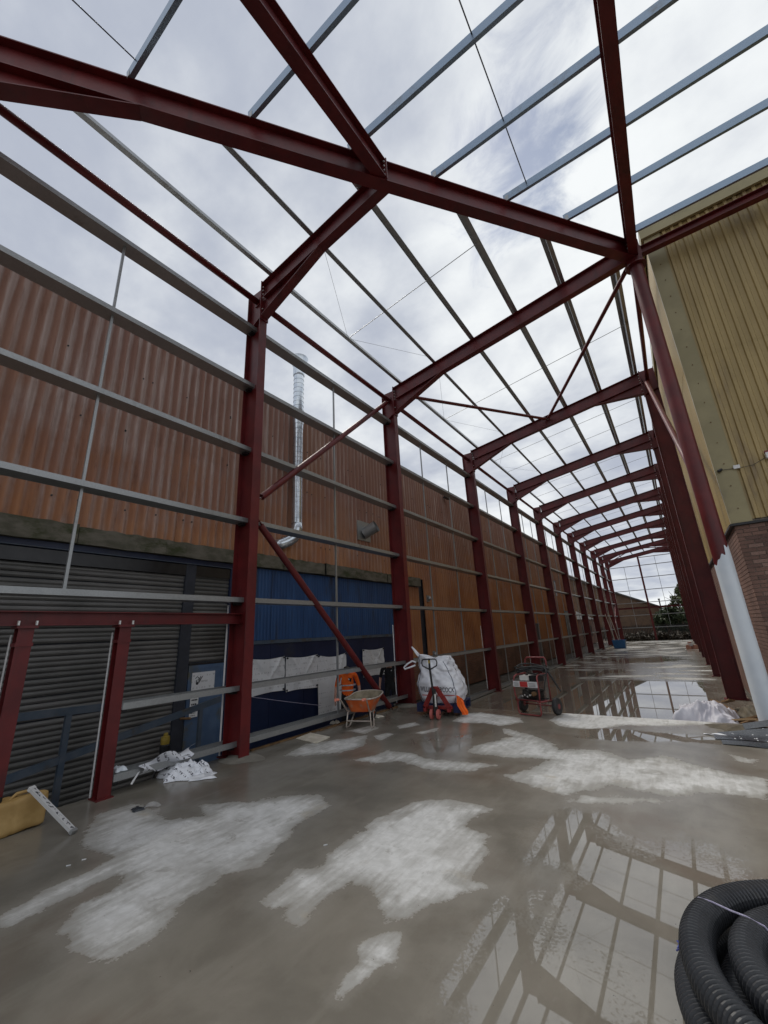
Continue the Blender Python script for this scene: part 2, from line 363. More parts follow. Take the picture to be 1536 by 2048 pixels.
def floor_mat():
    m, nt, b = newmat('wet_concrete'); p = POS(nt)
    dry0 = N(nt, 'ShaderNodeAttribute', attribute_name='dry').outputs['Fac']
    pud0 = N(nt, 'ShaderNodeAttribute', attribute_name='puddle').outputs['Fac']
    n1 = NOISE(nt, p, 1.7, 8, .6, .3); n2 = NOISE(nt, p, 8.5, 7, .62, .4); n3 = NOISE(nt, p, 48, 4, .6)
    nf = NOISE(nt, p, 190, 3, .6)
    sk = NOISE(nt, VSCALE(nt, p, (14., 2.2, 1)), 1.0, 5, .6)
    sk2 = NOISE(nt, VSCALE(nt, p, (46., 3.4, 1)), 1.0, 4, .6, .3)
    e = MA(nt, 'ADD', MA(nt, 'ADD', MA(nt, 'MULTIPLY', MA(nt, 'SUBTRACT', n1, .5), .26), MA(nt, 'MULTIPLY', MA(nt, 'SUBTRACT', NOISE(nt, p, 5.5, 8, .66, .5), .5), .62)),
           MA(nt, 'ADD', MA(nt, 'MULTIPLY', MA(nt, 'SUBTRACT', sk, .5), .20), MA(nt, 'MULTIPLY', MA(nt, 'SUBTRACT', sk2, .5), .12)))
    e = MA(nt, 'ADD', e, MA(nt, 'MULTIPLY', MA(nt, 'SUBTRACT', n3, .5), .22))
    dsum = MA(nt, 'ADD', dry0, MA(nt, 'MULTIPLY', e, .8))
    dry = MR(nt, dsum, .42, .53); halo = MR(nt, dsum, .02, .46); core = MR(nt, MA(nt, 'ADD', dsum, MA(nt, 'MULTIPLY', MA(nt, 'ADD', MA(nt, 'MULTIPLY', MA(nt, 'SUBTRACT', sk, .5), .55), MA(nt, 'MULTIPLY', MA(nt, 'SUBTRACT', NOISE(nt, p, 4.2, 8, .66, .5), .5), 1.1)), 1.0)), .48, 1.0)
    e2 = MA(nt, 'ADD', MA(nt, 'MULTIPLY', MA(nt, 'SUBTRACT', n2, .5), .6), MA(nt, 'MULTIPLY', MA(nt, 'SUBTRACT', n3, .5), 1.5))
    e2 = MA(nt, 'ADD', e2, MA(nt, 'MULTIPLY', MA(nt, 'SUBTRACT', NOISE(nt, p, 1.5, 6, .62), .5), 2.3))
    pud = MR(nt, MA(nt, 'ADD', pud0, MA(nt, 'MULTIPLY', e2, MR(nt, pud0, .02, .35))), .44, .56)
    wet = MIX(nt, MR(nt, n1, .3, .7), (.168,.153,.126), (.228,.208,.173))
    wet = MIX(nt, MR(nt, NOISE(nt, p, .6, 5), .5, .72), wet, (.17,.138,.108))
    wet = MIX(nt, MA(nt, 'MULTIPLY', MR(nt, n3, .56, .7), .2), wet, (.2,.19,.16))
    dr = MIX(nt, core, (.36,.35,.325), MIX(nt, MR(nt, n2, .3, .7), (.54,.535,.515), (.68,.675,.66)))
    dr = MIX(nt, MA(nt, 'MULTIPLY', MR(nt, sk, .54, .70), .28), dr, (.36,.355,.335))
    dr = MIX(nt, MA(nt, 'MULTIPLY', MR(nt, NOISE(nt, p, 21, 6, .7), .62, .72), .55), dr, (.22,.205,.18))
    dr = MIX(nt, MR(nt, n1, .60, .74), dr, (.42,.375,.30))
    dr = MIX(nt, MA(nt, 'MULTIPLY', MR(nt, NOISE(nt, p, 3.2, 8, .68, .6), .56, .66), .6), dr, (.30,.285,.255))
    dr = MIX(nt, MR(nt, NOISE(nt, p, 33, 3, .6), .70, .74), dr, (.10,.09,.075))
    wet = MIX(nt, MR(nt, NOISE(nt, p, 27, 3, .6), .715, .75), wet, (.06,.052,.042))
    wet = MIX(nt, MA(nt, 'MULTIPLY', MR(nt, NOISE(nt, VSCALE(nt, p, (5., 1.2, 1)), 1.0, 6, .6), .5, .7), .35), wet, (.27,.25,.21))
    wet = MIX(nt, MA(nt, 'MULTIPLY', halo, .45), wet, (.29,.27,.235))
    thin = MR(nt, MA(nt, 'ADD', NOISE(nt, p, 1.3, 7, .62, .4), MA(nt, 'MULTIPLY', MA(nt, 'SUBTRACT', sk, .5), .5)), .34, .58, .62, 1.0)
    col = MIX(nt, MA(nt, 'MULTIPLY', dry, thin), wet, dr)
    rw = MA(nt, 'ADD', .12, MA(nt, 'MULTIPLY', n2, .16))
    rgh = MA(nt, 'ADD', MA(nt, 'MULTIPLY', rw, MA(nt, 'SUBTRACT', 1.0, pud)), MA(nt, 'MULTIPLY', pud, .012))
    rgh = N(nt, 'ShaderNodeMix', {0: dry, 2: rgh, 3: .78}).outputs[0]
    ior = N(nt, 'ShaderNodeMix', {0: pud, 2: 1.42, 3: 1.75}).outputs[0]
    setp(nt, b, col, rgh, 0., ior)
    hgt = MA(nt, 'ADD', MA(nt, 'MULTIPLY', nf, .5), n3)
    st = MA(nt, 'MULTIPLY', MA(nt, 'SUBTRACT', 1.0, pud), MA(nt, 'ADD', .02, MA(nt, 'MULTIPLY', dry, .25)))
    bn = N(nt, 'ShaderNodeBump', {'Height': hgt, 'Strength': st, 'Distance': .006}); nt.links.new(bn.outputs[0], b.inputs['Normal'])
    return m
M['floor'] = floor_mat()

# ------------------------------------------------------------------ measured layout (metres)
W, ZL, ZR, SL = 6.75, 9.505, 10.52, 0.1507
DROP = -0.50                                     # lower slab beyond the step at y = 0
YK = {-1:-5.25, 0:0.0, 1:6.28, 2:12.2, 3:17.48, 4:22.79, 5:27.75, 6:33.22, 7:39.29, 8:44.7, 9:50.0}
HIPX, HIPY = 7.0, -10.35                         # inner node (7,0), outer corner (0,-10.35)
S2 = (ZL+SL*HIPX-ZL)/10.35
def zroof(x): return ZL+SL*x
def zroof2(y): return ZL+S2*(y+10.35)
GZ = [.20, 1.04, 2.505, 3.985, 5.46, 6.93, 8.37]
WALLX = -2.1

# ------------------------------------------------------------------ floor sheets
def poly_sd(P, poly):
    """signed distance (negative inside) of points P (n,2) to polygon"""
    d = np.full(len(P), 1e9); ins = np.zeros(len(P), bool); n = len(poly)
    for i in range(n):
        a = poly[i]; b = poly[(i+1)%n]; e = b-a; w = P-a
        t = np.clip((w@e)/max(e@e, 1e-12), 0, 1)
        d = np.minimum(d, np.linalg.norm(w-np.outer(t, e), axis=1))
        c = ((a[1] <= P[:,1]) != (b[1] <= P[:,1]))
        with np.errstate(divide='ignore', invalid='ignore'):
            xi = a[0]+(P[:,1]-a[1])*(b[0]-a[0])/(b[1]-a[1] if b[1] != a[1] else 1e-9)
        ins ^= c & (P[:,0] < xi)
    return np.where(ins, -d, d)
def pix_poly(pts, z): return np.array([on_z(u, v, z)[:2] for u, v in pts])
def floor_sheet(name, xs, ys, z, dry_polys, pud_polys, base_fn=None):
    X, Yv = np.meshgrid(xs, ys); P = np.stack([X.ravel(), Yv.ravel()], 1)
    dry = np.zeros(len(P)) if base_fn is None else base_fn(P)
    pud = np.zeros(len(P))
    for pts, wd, amt in dry_polys:
        dry = np.maximum(dry, amt*np.clip(.5-poly_sd(P, pix_poly(pts, z))/wd, 0, 1))
    for pts, wd, amt in pud_polys:
        k = np.clip(.5-poly_sd(P, pix_poly(pts, z))/wd, 0, 1)*amt
        pud = np.maximum(pud, k); dry = dry*(1-np.clip(k*1.2, 0, 1))
    nx, ny = len(xs), len(ys)
    idx = np.arange(nx*ny).reshape(ny, nx)
    F = np.stack([idx[:-1,:-1], idx[:-1,1:], idx[1:,1:], idx[1:,:-1]], -1).reshape(-1, 4)
    me = bpy.data.meshes.new(name)
    me.from_pydata(np.column_stack([P, np.full(len(P), z)]).tolist(), [], F.tolist())
    for nm, arr in (('dry', dry), ('puddle', pud)):
        at = me.attributes.new(nm, 'FLOAT', 'POINT'); at.data.foreach_set('value', arr.astype(np.float32))
    me.materials.append(M['floor'])
    return link(name, me, kind='structure')

DRY = [
 ([(128,1856),(146,1898),(205,1915),(232,1918),(300,1880),(338,1832),(350,1812),(420,1770),(436,1750),(515,1733),(560,1690),(585,1652),(600,1640),(655,1612),(640,1590),(560,1594),(500,1606),(440,1608),(400,1612),(420,1632),(330,1640),(270,1605),(200,1630),(180,1660),(165,1690),(215,1705),(235,1712),(190,1740),(110,1772),(0,1838),(0,1860),(120,1800),(240,1742),(262,1760),(215,1790),(165,1810)], .46, 1.0),
 ([(526,1806),(545,1812),(585,1808),(572,1836),(600,1846),(622,1816),(660,1785),(700,1762),(745,1770),(765,1800),(768,1840),(800,1836),(880,1805),(985,1775),(1000,1770),(930,1760),(960,1735),(985,1700),(965,1680),(985,1672),(930,1655),(935,1640),(985,1618),(900,1600),(830,1605),(790,1625),(755,1640),(705,1678),(680,1690),(650,1725),(620,1740),(590,1740),(560,1775)], .42, 1.0),
 ([(668,1995),(690,1960),(720,1925),(722,1888),(745,1876),(800,1862),(800,1905),(795,1945),(780,1928),(758,1928),(735,1955),(700,1980),(682,2000)], .20, 1.0),
 ([(912,1488),(985,1478),(1060,1470),(1090,1480),(1120,1500),(1200,1500),(1260,1520),(1330,1512),(1410,1535),(1536,1560),(1536,1600),(1440,1585),(1330,1592),(1230,1570),(1130,1590),(1040,1565),(1010,1552),(1060,1540),(1100,1520),(1000,1512),(935,1506)], .55, .92),
 ([(1060,1610),(1160,1585),(1260,1590),(1380,1600),(1330,1612),(1200,1612),(1110,1618)], .5, .7),
 ([(690,1520),(745,1510),(775,1500),(830,1504),(855,1516),(930,1522),(1000,1530),(940,1545),(850,1540),(800,1524),(745,1528)], .35, .75),
 ([(565,1512),(610,1488),(680,1478),(735,1470),(732,1492),(680,1506),(610,1512)], .35, .85),
 ([(690,1462),(745,1450),(760,1456),(730,1468)], .25, .8),
 ([(792,1452),(830,1444),(840,1450),(800,1458)], .2, .85), ([(745,1472),(775,1465),(790,1468),(760,1482)], .2, .8),
 ([(825,1466),(865,1458),(880,1454),(875,1462),(845,1469)], .2, .75),
 ([(905,1442),(930,1427),(960,1425),(1040,1436),(1045,1444),(1000,1452),(970,1446),(930,1446)], .28, .95),
 ([(1100,1440),(1130,1424),(1200,1428),(1300,1434),(1420,1440),(1430,1448),(1330,1452),(1250,1450),(1180,1462),(1120,1452)], .28, .95),
 ([(995,1452),(1040,1462),(1080,1474),(1040,1480),(1000,1466)], .35, .7),
 ([(830,1620),(930,1600),(1010,1606),(980,1620),(880,1630)], .4, .55),
 ([(1440,1500),(1536,1520),(1536,1540),(1440,1520)], .4, .55),
]
PUD = [
 ([(1048,1650),(1060,1640),(1100,1628),(1165,1632),(1200,1675),(1290,1690),(1330,1680),(1400,1680),(1440,1722),(1536,1738),(1536,2150),(870,2150),(868,1990),(900,1940),(960,1880),(1010,1830),(1045,1790),(1052,1740)], .95, .92),
 ([(1150,1458),(1250,1458),(1380,1470),(1480,1482),(1470,1490),(1330,1484),(1210,1480),(1150,1476)], .22, 1.0),
 ([(800,1470),(870,1474),(960,1470),(985,1452),(1000,1480),(900,1508),(810,1500)], .4, .62),
 ([(1490,1640),(1536,1650),(1536,1700),(1500,1690)], .3, .3),
]
xs = np.arange(-.42, 9.0, .04); ys = np.arange(-12.4, .001, .04); ys[-1] = 0.0
def base_near(P):
    d = np.zeros(len(P)); d += .22*np.exp(-((P[:,0]-6.6)/1.8)**2-((P[:,1]+3.6)/1.6)**2); return d
floor_near = floor_sheet('concrete_floor', xs, ys, 0.0, DRY, PUD, base_near)
m_ = MB().box(-.42, 9.0, -12.4, 0.0, -.56, -.006); m_.build('floor_slab', M['slabedge'], floor_near)
# apron of the upper slab running on beside the cream building
m_ = MB().box(9.004, 18, -12.4, 0.35, -.56, -.002); m_.build('slab_apron', M['slabedge'], kind='structure')
DRYF = []
PUDF = [([(960,1440),(1010,1400),(1100,1374),(1180,1362),(1270,1360),(1400,1362),(1440,1380),(1480,1440),(1300,1480),(1000,1480)], 1.0, 1.0),
        ([(1140,1345),(1240,1338),(1260,1346),(1150,1356)], 1.2, .9), ([(1200,1318),(1340,1312),(1400,1322),(1230,1328)], 2.0, .8),
        ([(1030,1375),(1090,1352),(1130,1348),(1100,1372)], .8, .8)]
def base_far(P):
    d = np.zeros(len(P)); x, y = P[:,0], P[:,1]
    r = np.random.default_rng(3)
    for i in range(150):
        cy_ = 7+ 42*r.random()**.9; cx_ = r.random()*6.6+.1; sx = .3+1.1*r.random(); sy = .12+.32*r.random()*(1+cy_/30)
        an = (r.random()-.5)*.5; dx, dy = x-cx_, y-cy_
        q = ((dx*math.cos(an)+dy*math.sin(an))/sx)**2+((dy*math.cos(an)-dx*math.sin(an))/sy)**2
        d = np.maximum(d, .98*np.exp(-q*1.1))
    return d
xs2 = np.arange(-.42, 7.36, .1); ys2 = np.arange(.012, 50.3, .12)
floor_far = floor_sheet('lower_floor', xs2, ys2, DROP, DRYF, PUDF, base_far)
PUDF_SEE = None
# ground to the horizon
MB().add([(-600,-600,-.575),(600,-600,-.575),(600,600,-.575),(-600,600,-.575)], [(0,1,2,3)]).build('ground', M['ground'], kind='structure')

# ------------------------------------------------------------------ steel sections
def I_prof(d, w, tf, tw, top=0.):
    h = w/2; t = tw/2
    return [(-h,top),(-h,top-tf),(-t,top-tf),(-t,top-d+tf),(-h,top-d+tf),(-h,top-d),(h,top-d),(h,top-d+tf),(t,top-d+tf),(t,top-tf),(h,top-tf),(h,top)]
def bolts_mb(pts, axis, r=.016, l=.03):
    m = MB()
    for p in pts:
        p = Vector(p); m.prism([(r*math.cos(a*math.pi/3), r*math.sin(a*math.pi/3)) for a in range(6)], p, p+Vector(axis)*l, (0,0,1) if abs(axis[2]) < .9 else (1,0,0))
    return m
CD, CWD = .45, .19
def column(t, xin, y, z0, z1, side):
    """side -1: left row (flange face at xin, body towards -x)"""
    xc = xin + side*CD/2
    m = MB().prism(I_prof(CD, CWD, .018, .011, CD/2), (xc,y,z0), (xc,y,z1), (1,0,0)); o = m.build('column', M['red'], t)
    MB().box(xc-CD/2-.06, xc+CD/2+.06, y-.15, y+.15, z0-.004, z0+.02).build('base_plate', M['red'], o)
    return o
def haunch(t, xa, za, xb, zb, y):
    """triangle under the rafter: deep end (xa,za) shallow end (xb,zb)"""
    top_a = zroof(xa)-.44; m = MB()
    w = .006
    m.add([(xa,y-w,za+.01),(xb,y-w,zb),(xb,y-w,zb+.012),(xa,y-w,top_a),(xa,y+w,za+.01),(xb,y+w,zb),(xb,y+w,zb+.012),(xa,y+w,top_a)],
          [(0,1,2,3),(7,6,5,4),(0,4,5,1),(3,2,6,7),(0,3,7,4),(1,5,6,2)])
    m.bar((xa,y,za), (xb,y,zb), CWD, .018, (0,0,1)); m.build('haunch', M['red'], t)
def endplate(t, x, y, z0, z1, sgn):
    MB().box(min(x, x+sgn*.022), max(x, x+sgn*.022), y-.11, y+.11, z0, z1).build('end_plate', M['red'], t)
    zs = [z1-.16-.10*i for i in range(4)]+[z0+.25, z0+.1]
    bolts_mb([(x+sgn*.024, y+dy, z) for z in zs for dy in (-.07,.07)], (sgn,0,0)).build('bolts', M['zincbolt'], t, kind='stuff')
def stiffener(t, x0, x1, y, z0, z1):
    for dy in (-.052, .052):
        MB().bar((x0,y+dy,z0), (x1,y+dy,z1), .085, .014).build('stiffener', M['red'], t)
def frame_name(k): return ORD[k+1]
for k in range(-1, 10):
    y = YK[k]; zb = 0.0 if k <= 0 else DROP
    lab = {-1: 'nearest red steel half frame, column and jack rafter running up to the hip beam',
            0: 'red steel frame beside the loaded bag, rafter ending on the round corner column',
            9: 'end gable red portal frame, farthest of the row'}.get(k, f'red steel portal frame, {frame_name(k)} counted from the camera')
    t = thing('portal_frame', (0,y,zb), lab, 'steel frame', 'red portal frames')
    cl_ = column(t, 0., y, zb, ZL-.05, -1)
    xe = W if k > 0 else (6.86 if k == 0 else 3.36)
    m = MB().prism(I_prof(.45, CWD, .018, .011), (.02,y,zroof(.02)), (xe,y,zroof(xe)), (0,0,1)); rf_ = m.build('rafter', M['red'], t)
    endplate(rf_, 0.0, y, 8.52, ZL+.03, 1); haunch(rf_, .022, 8.60, 1.75, zroof(1.75)-.455, y)
    stiffener(cl_, -.43, -.02, y, 8.36, 8.56)
    if k > 0:
        cr_ = column(t, W, y, zb, ZR+.06, 1)
        endplate(rf_, W, y, 9.58, ZR+.04, -1); haunch(rf_, W-.022, 9.66, W-1.6, zroof(W-1.6)-.455, y); stiffener(cr_, W+.02, W+.43, y, 9.60, 9.72)
    # thin white edge trim left of the column
    hs = 2.4 if k != 0 else 2.0
    z_ = .03 if k <= 0 else DROP+.03
    MB().box(-.475, -.458, y-.14, y-.12, z_, z_+hs).build('edge_trim', M['whitestrip'], cl_)

# hip beam and outer corner column
t = thing('hip_beam_frame', (0,HIPY,0), 'long red steel hip beam crossing the roof diagonally to the round column', 'steel frame')
hp0, hp1 = Vector((.0,HIPY,ZL)), Vector((6.93,-.10,zroof(6.93)))
MB().prism(I_prof(.50, .21, .02, .012), hp0, hp1, (0,0,1)).build('hip_beam', M['red'], t)
hd = (hp1-hp0).normalized(); hs_ = hd.cross(Vector((0,0,1))).normalized()
ha = hp0+hd*.12; hb = hp0+hd*2.25
m = MB().bar(Vector((ha.x,ha.y,ZL-1.0)), Vector((hb.x,hb.y,hb.z-.50)), .21, .018)
q = [Vector((ha.x,ha.y,ZL-1.0)), Vector((hb.x,hb.y,hb.z-.505)), Vector((hb.x,hb.y,hb.z-.49)), Vector((ha.x,ha.y,ha.z-.49))]
m.add([v-hs_*.006 for v in q]+[v+hs_*.006 for v in q], [(0,1,2,3),(7,6,5,4),(0,4,5,1),(1,5,6,2),(2,6,7,3),(3,7,4,0)]); m.build('haunch', M['red'], t)
MB().prism(I_prof(CD, CWD, .018, .011, CD/2), (-.23,HIPY-.1,0), (-.23,HIPY-.1,ZL), (1,0,0)).build('column', M['red'], t)
bolts_mb([tuple(hp0+(hp1-hp0)*f+hs_*dx+Vector((0,0,.002))) for f in (.13,.23,.33,.43,.53,.63,.73,.83) for dx in (-.06,.06)], (0,0,1), .014, .05).build('bolts', M['zincbolt'], t, kind='stuff')
# rafters of the second wing, running back over the camera
for xr, ye, lab in ((3.4, -5.42, 'short red jack rafter over the camera, bolted into the middle of the hip beam'),
                    (7.0, -.12, 'dark red rafter overhead meeting the top of the round corner column')):
    t = thing('wing_rafter', (xr,-10.35,0), lab, 'steel beam', 'rafters of the near wing')
    MB().prism(I_prof(.45, CWD, .018, .011), (xr,ye,zroof2(ye)), (xr,-10.35,zroof2(-10.35)), (0,0,1)).build('rafter', M['red'], t)
    MB().prism(I_prof(CD, CWD, .018, .011, CD/2), (xr,-10.55,0), (xr,-10.55,ZL), (0,1,0)).build('column', M['red'], t)
    MB().box(xr-.11, xr+.11, ye, ye+.022, zroof2(ye)-.5, zroof2(ye)+.02).build('end_plate', M['red'], t)
    bolts_mb([(xr+dx, ye-.002, zroof2(ye)-.07-.11*i) for i in range(4) for dx in (-.07,.07)], (0,-1,0)).build('bolts', M['zincbolt'], t, kind='stuff')

# round corner column with the white wrap
t = thing('round_column', (7.0,0,0), 'round red steel column at the cream corner, lower part wrapped in white', 'column')
m = MB().lathe((7.0,0,0), [(.137,.02),(.137,9.85)], 32); o = m.build('shaft', M['red'], t, smooth=True); smooth_by_angle(o)
def wrapfn(u, v):
    a = 2*math.pi*u; top = 2.86+.10*math.cos(a-.2)+.05*math.sin(3*a)+.02*math.sin(11*a)+(.16 if 5.2 < a < 5.9 else 0)
    r = .146+.003*math.sin(5*a+v*9)*v
    return (7.0+r*math.cos(a), r*math.sin(a), .03+v*(top-.03))
MB().grid(wrapfn, 64, 24).build('white_wrap', M['wrapwhite'], t, smooth=True)
MB().lathe((7.0,0,0), [(.22,9.86),(.22,9.885)], 24).build('cap_plate', M['red'], t)
m = MB().box(6.84, 7.16, -.12, .12, 9.885, 10.52); m.build('head_box', M['red'], t)
MB().lathe((7.0,0,0), [(.25,0),(.25,.02)], 24).build('base_plate', M['red'], t)
# eave beam of the near wing along the front of the cream building
t = thing('eave_beam', (7.2,0,10.0), 'red eave beam running right along the top of the cream front', 'steel beam')
MB().prism(I_prof(.20, .16, .014, .01), (7.165,0,10.32), (14,0,10.32), (0,0,1)).build('beam', M['red'], t)
MB().box(7.162, 7.18, -.09, .09, 10.1, 10.34).build('end_plate', M['red'], t)

# eave struts along both rows
for k in range(-2, 9):
    y0 = HIPY+.05 if k == -2 else YK[k]; y1 = YK[k+1]
    bay = 'corner bay' if k == -2 else f'bay between the {frame_name(k)} and {frame_name(k+1)} frames'
    t = thing('eave_strut', (-.2,y0,9.1), f'red tube strut along the left eave in the {bay}', 'strut', 'red eave struts')
    MB().tube([(-.2,y0+.03,9.13),(-.2,y1-.03,9.13)], .07, 14).build('tube', M['red'], t, smooth=True)
    for yy in (y0+.02, y1-.02): MB().box(-.27, -.13, yy-.012, yy+.012, 9.02, 9.24).build('end_plate', M['red'], t)
    if k >= 0:
        t = thing('eave_strut', (W+.2,y0,10.1), f'red tube strut along the right eave in the {bay}', 'strut', 'red eave struts')
        xa = 6.98 if k == 0 else W+.2
        MB().tube([(xa,y0+.1,10.12),(W+.2,y1-.03,10.22)], .06, 12).build('tube', M['red'], t, smooth=True)

# bracing
def brace(p0, p1, r, label, plates=True):
    p0, p1 = Vector(p0), Vector(p1); t = thing('brace_tube', p0, label, 'brace', 'red tube braces'); d = (p1-p0).normalized()
    o = MB().tube([p0+d*.10, p1-d*.10], r, 14).build('tube', M['red'], t, smooth=True); smooth_by_angle(o)
    for a, s in ((p0, 1), (p1, -1)):
        o = MB().bar(a-d*s*.10, a+d*s*.20, .012, .13, (1,0,.01)); o.build('gusset', M['red'], t)
        bolts_mb([tuple(a+d*s*q_) for q_ in (-.03,.04)], (1,0,0), .02, .035).build('bolts', M['zincbolt'], t, kind='stuff')
brace((-.2,YK[-1]+.22,4.47), (-.2,YK[0]-.12,9.05), .068, 'upper red diagonal brace between the two nearest left columns')
brace((-.2,YK[-1]+.22,4.02), (-.2,-.80,.0), .068, 'lower red diagonal brace coming down beside the wheelbarrow')
brace((.2,.25,9.30), (3.36,6.2,9.86), .055, 'red roof brace rising from the left eave to mid rafter')
brace((6.85,.25,10.15), (3.42,6.2,9.86), .055, 'red roof brace dropping from the round column to mid rafter')
brace((W+.14,6.12,10.02), (7.02,.18,4.30), .068, 'pinkish red wall brace running down behind the round column')
brace((-.2,44.75,9.0), (-.2,49.8,4.3), .055, 'red diagonal wall brace in the last bay, upper')
brace((-.2,44.75,.1), (-.2,49.8,4.1), .055, 'red diagonal wall brace in the last bay, lower')
brace((.2,49.8,9.3), (3.36,44.8,9.86), .05, 'red roof brace in the last bay, left half')
brace((6.7,49.8,10.3), (3.42,44.8,9.86), .05, 'red roof brace in the last bay, right half')

# ------------------------------------------------------------------ galvanised rails: open-topped channels with lips
gz = .042; gt = .004
RAIL = [(-.16,-gz),(.12,-gz),(.12,gz),(.102,gz),(.102,gz-gt),(.12-gt,gz-gt),(.12-gt,-gz+gt),(-.16+gt,-gz+gt),(-.16+gt,gz-gt),(-.142,gz-gt),(-.142,gz),(-.16,gz)]
def rail(y0, y1, z, label, bars=(), zup=None, cleats=True, group='galvanised side rails', depth=1.):
    t = thing('side_rail', (-.32,y0,z), label, 'rail', group)
    MB().prism(RAIL, (-.30,y0,z), (-.30,y1,z), (0,0,1)).build('channel', M['galv'], t)
    if cleats:
        for yy, s in ((y0,1),(y1,-1)): MB().box(-.36, -.25, min(yy,yy+s*.09), max(yy,yy+s*.09), z-gz-.045, z-gz-.003).build('cleat', M['blacksteel'], t)
    for yb in bars:
        MB().box(-.317, -.283, yb-.018, yb+.018, z+gz*.2, zup-gz+.001).build('sag_bar', M['galv'], t)
    return t
for k in range(-2, 9):
    y0 = (HIPY if k == -2 else YK[k])+.012; y1 = YK[k+1]-.012
    bays = 'corner bay left of the nearest column' if k == -2 else f'{ORD[k+1]} bay along the left wall'
    bars = {-2: [-7.92], -1: [-2.65]}.get(k, [YK[k]+(YK[k+1]-YK[k])*f if k >= 0 else 0 for f in (.32,.65)])
    for i, z in enumerate(GZ):
        if k == -2 and i < 2: continue
        if k >= 0 and i == 0: z = DROP+.06
        zn = GZ[i+1] if i < 6 else None
        b_ = bars if (i < 6 and not (k == -2 and i < 2)) else []
        rail(y0, y1, z, f'galvanised side rail, {ORD[i]} from the bottom, {bays}', b_, zn)
pA, pB = -7.17, -8.25
rail(pA+.09, YK[-1]-.012, GZ[0], 'short low galvanised rail under the printed plastic film', (), None)
rail(pA+.09, YK[-1]-.012, GZ[1], 'short galvanised rail crossing in front of the blue door', (), None)
rail(HIPY+.02, pB-.09, GZ[1], 'stub of galvanised rail cut by the left picture edge', (), None)
# door header and posts
t = thing('header_beam', (-.25,HIPY,2.17), 'horizontal red steel beam crossing the roller shutter', 'steel beam')
MB().prism(I_prof(.17, .15, .012, .009, .085), (-.25,HIPY+.02,2.18), (-.25,YK[-1]-.02,2.18), (0,0,1)).build('beam', M['red'], t)
MB().box(-.33, -.17, YK[-1]-.02, YK[-1]-.004, 2.07, 2.29).build('end_plate', M['red'], t)
for yp, lab in ((pA, 'slim red post under the header beam, next to the printed film'), (pB, 'slim red post under the header beam, by the yellow can')):
    t = thing('door_post', (-.22,yp,0), lab, 'post', 'red door posts')
    MB().prism(I_prof(.15, .15, .012, .009, .075), (-.25,yp,0), (-.25,yp,2.082), (1,0,0)).build('post', M['red'], t)
    MB().box(-.36, -.14, yp-.10, yp+.10, 2.065, 2.092).build('head_plate', M['red'], t)
    MB().box(-.335, -.165, yp-.085, yp+.085, 1.86, 1.90).build('collar', M['red'], t)
    MB().box(-.36, -.14, yp-.1, yp+.1, 0, .015).build('base_plate', M['red'], t)
    bolts_mb([(-.25+dx, yp+dy, 2.10) for dx in (-.08,.08) for dy in (-.085,.085)], (0,0,1), .014, .05).build('bolts', M['zincbolt'], t, kind='stuff')
    MB().box(-.345, -.330, yp-.10, yp-.086, .02, 2.0).build('edge_trim', M['whitestrip'], t)

# gable end rails and post
t = thing('gable_post', (3.34,50.2,DROP), 'red steel post in the middle of the far gable', 'post')
MB().prism(I_prof(.22, .2, .014, .01, .11), (3.34,50.15,DROP), (3.34,50.15,zroof(3.34)-.46), (0,1,0)).build('post', M['red'], t)
MB().box(3.2, 3.48, 50.0, 50.3, DROP, DROP+.02).build('base_plate', M['red'], t)
for (xa, xb, side) in ((.02,3.22,'left'), (3.46,6.73,'right')):
    zs_ = [1.03,2.5,3.98,5.48,6.98,8.48]+([9.47] if side == 'right' else [])
    for i, z in enumerate(zs_):
        t = thing('gable_rail', (xa,50.15,z), f'galvanised gable rail, {ORD[i]} from the bottom, {side} half of the far end', 'rail', 'far gable rails')
        MB().prism([(-.09,-.035),(.09,-.035),(.09,.035),(.084,.035),(.084,-.03),(-.084,-.03),(-.084,.035),(-.09,.035)], (xa,50.15,z), (xb,50.15,z)).build('channel', M['galv'], t)
        if i < len(zs_)-1:
            MB().box((xa+xb)/2-.02, (xa+xb)/2+.02, 50.13, 50.17, z, zs_[i+1]-.03).build('sag_bar', M['galv'], t)
    t = thing('gable_header', (xa,50.15,3.35), f'red steel beam across the {side} half of the far gable', 'steel beam')
    MB().prism(I_prof(.2, .16, .014, .01, .1), (xa,50.15,3.36), (xb,50.15,3.36)).build('beam', M['red'], t)

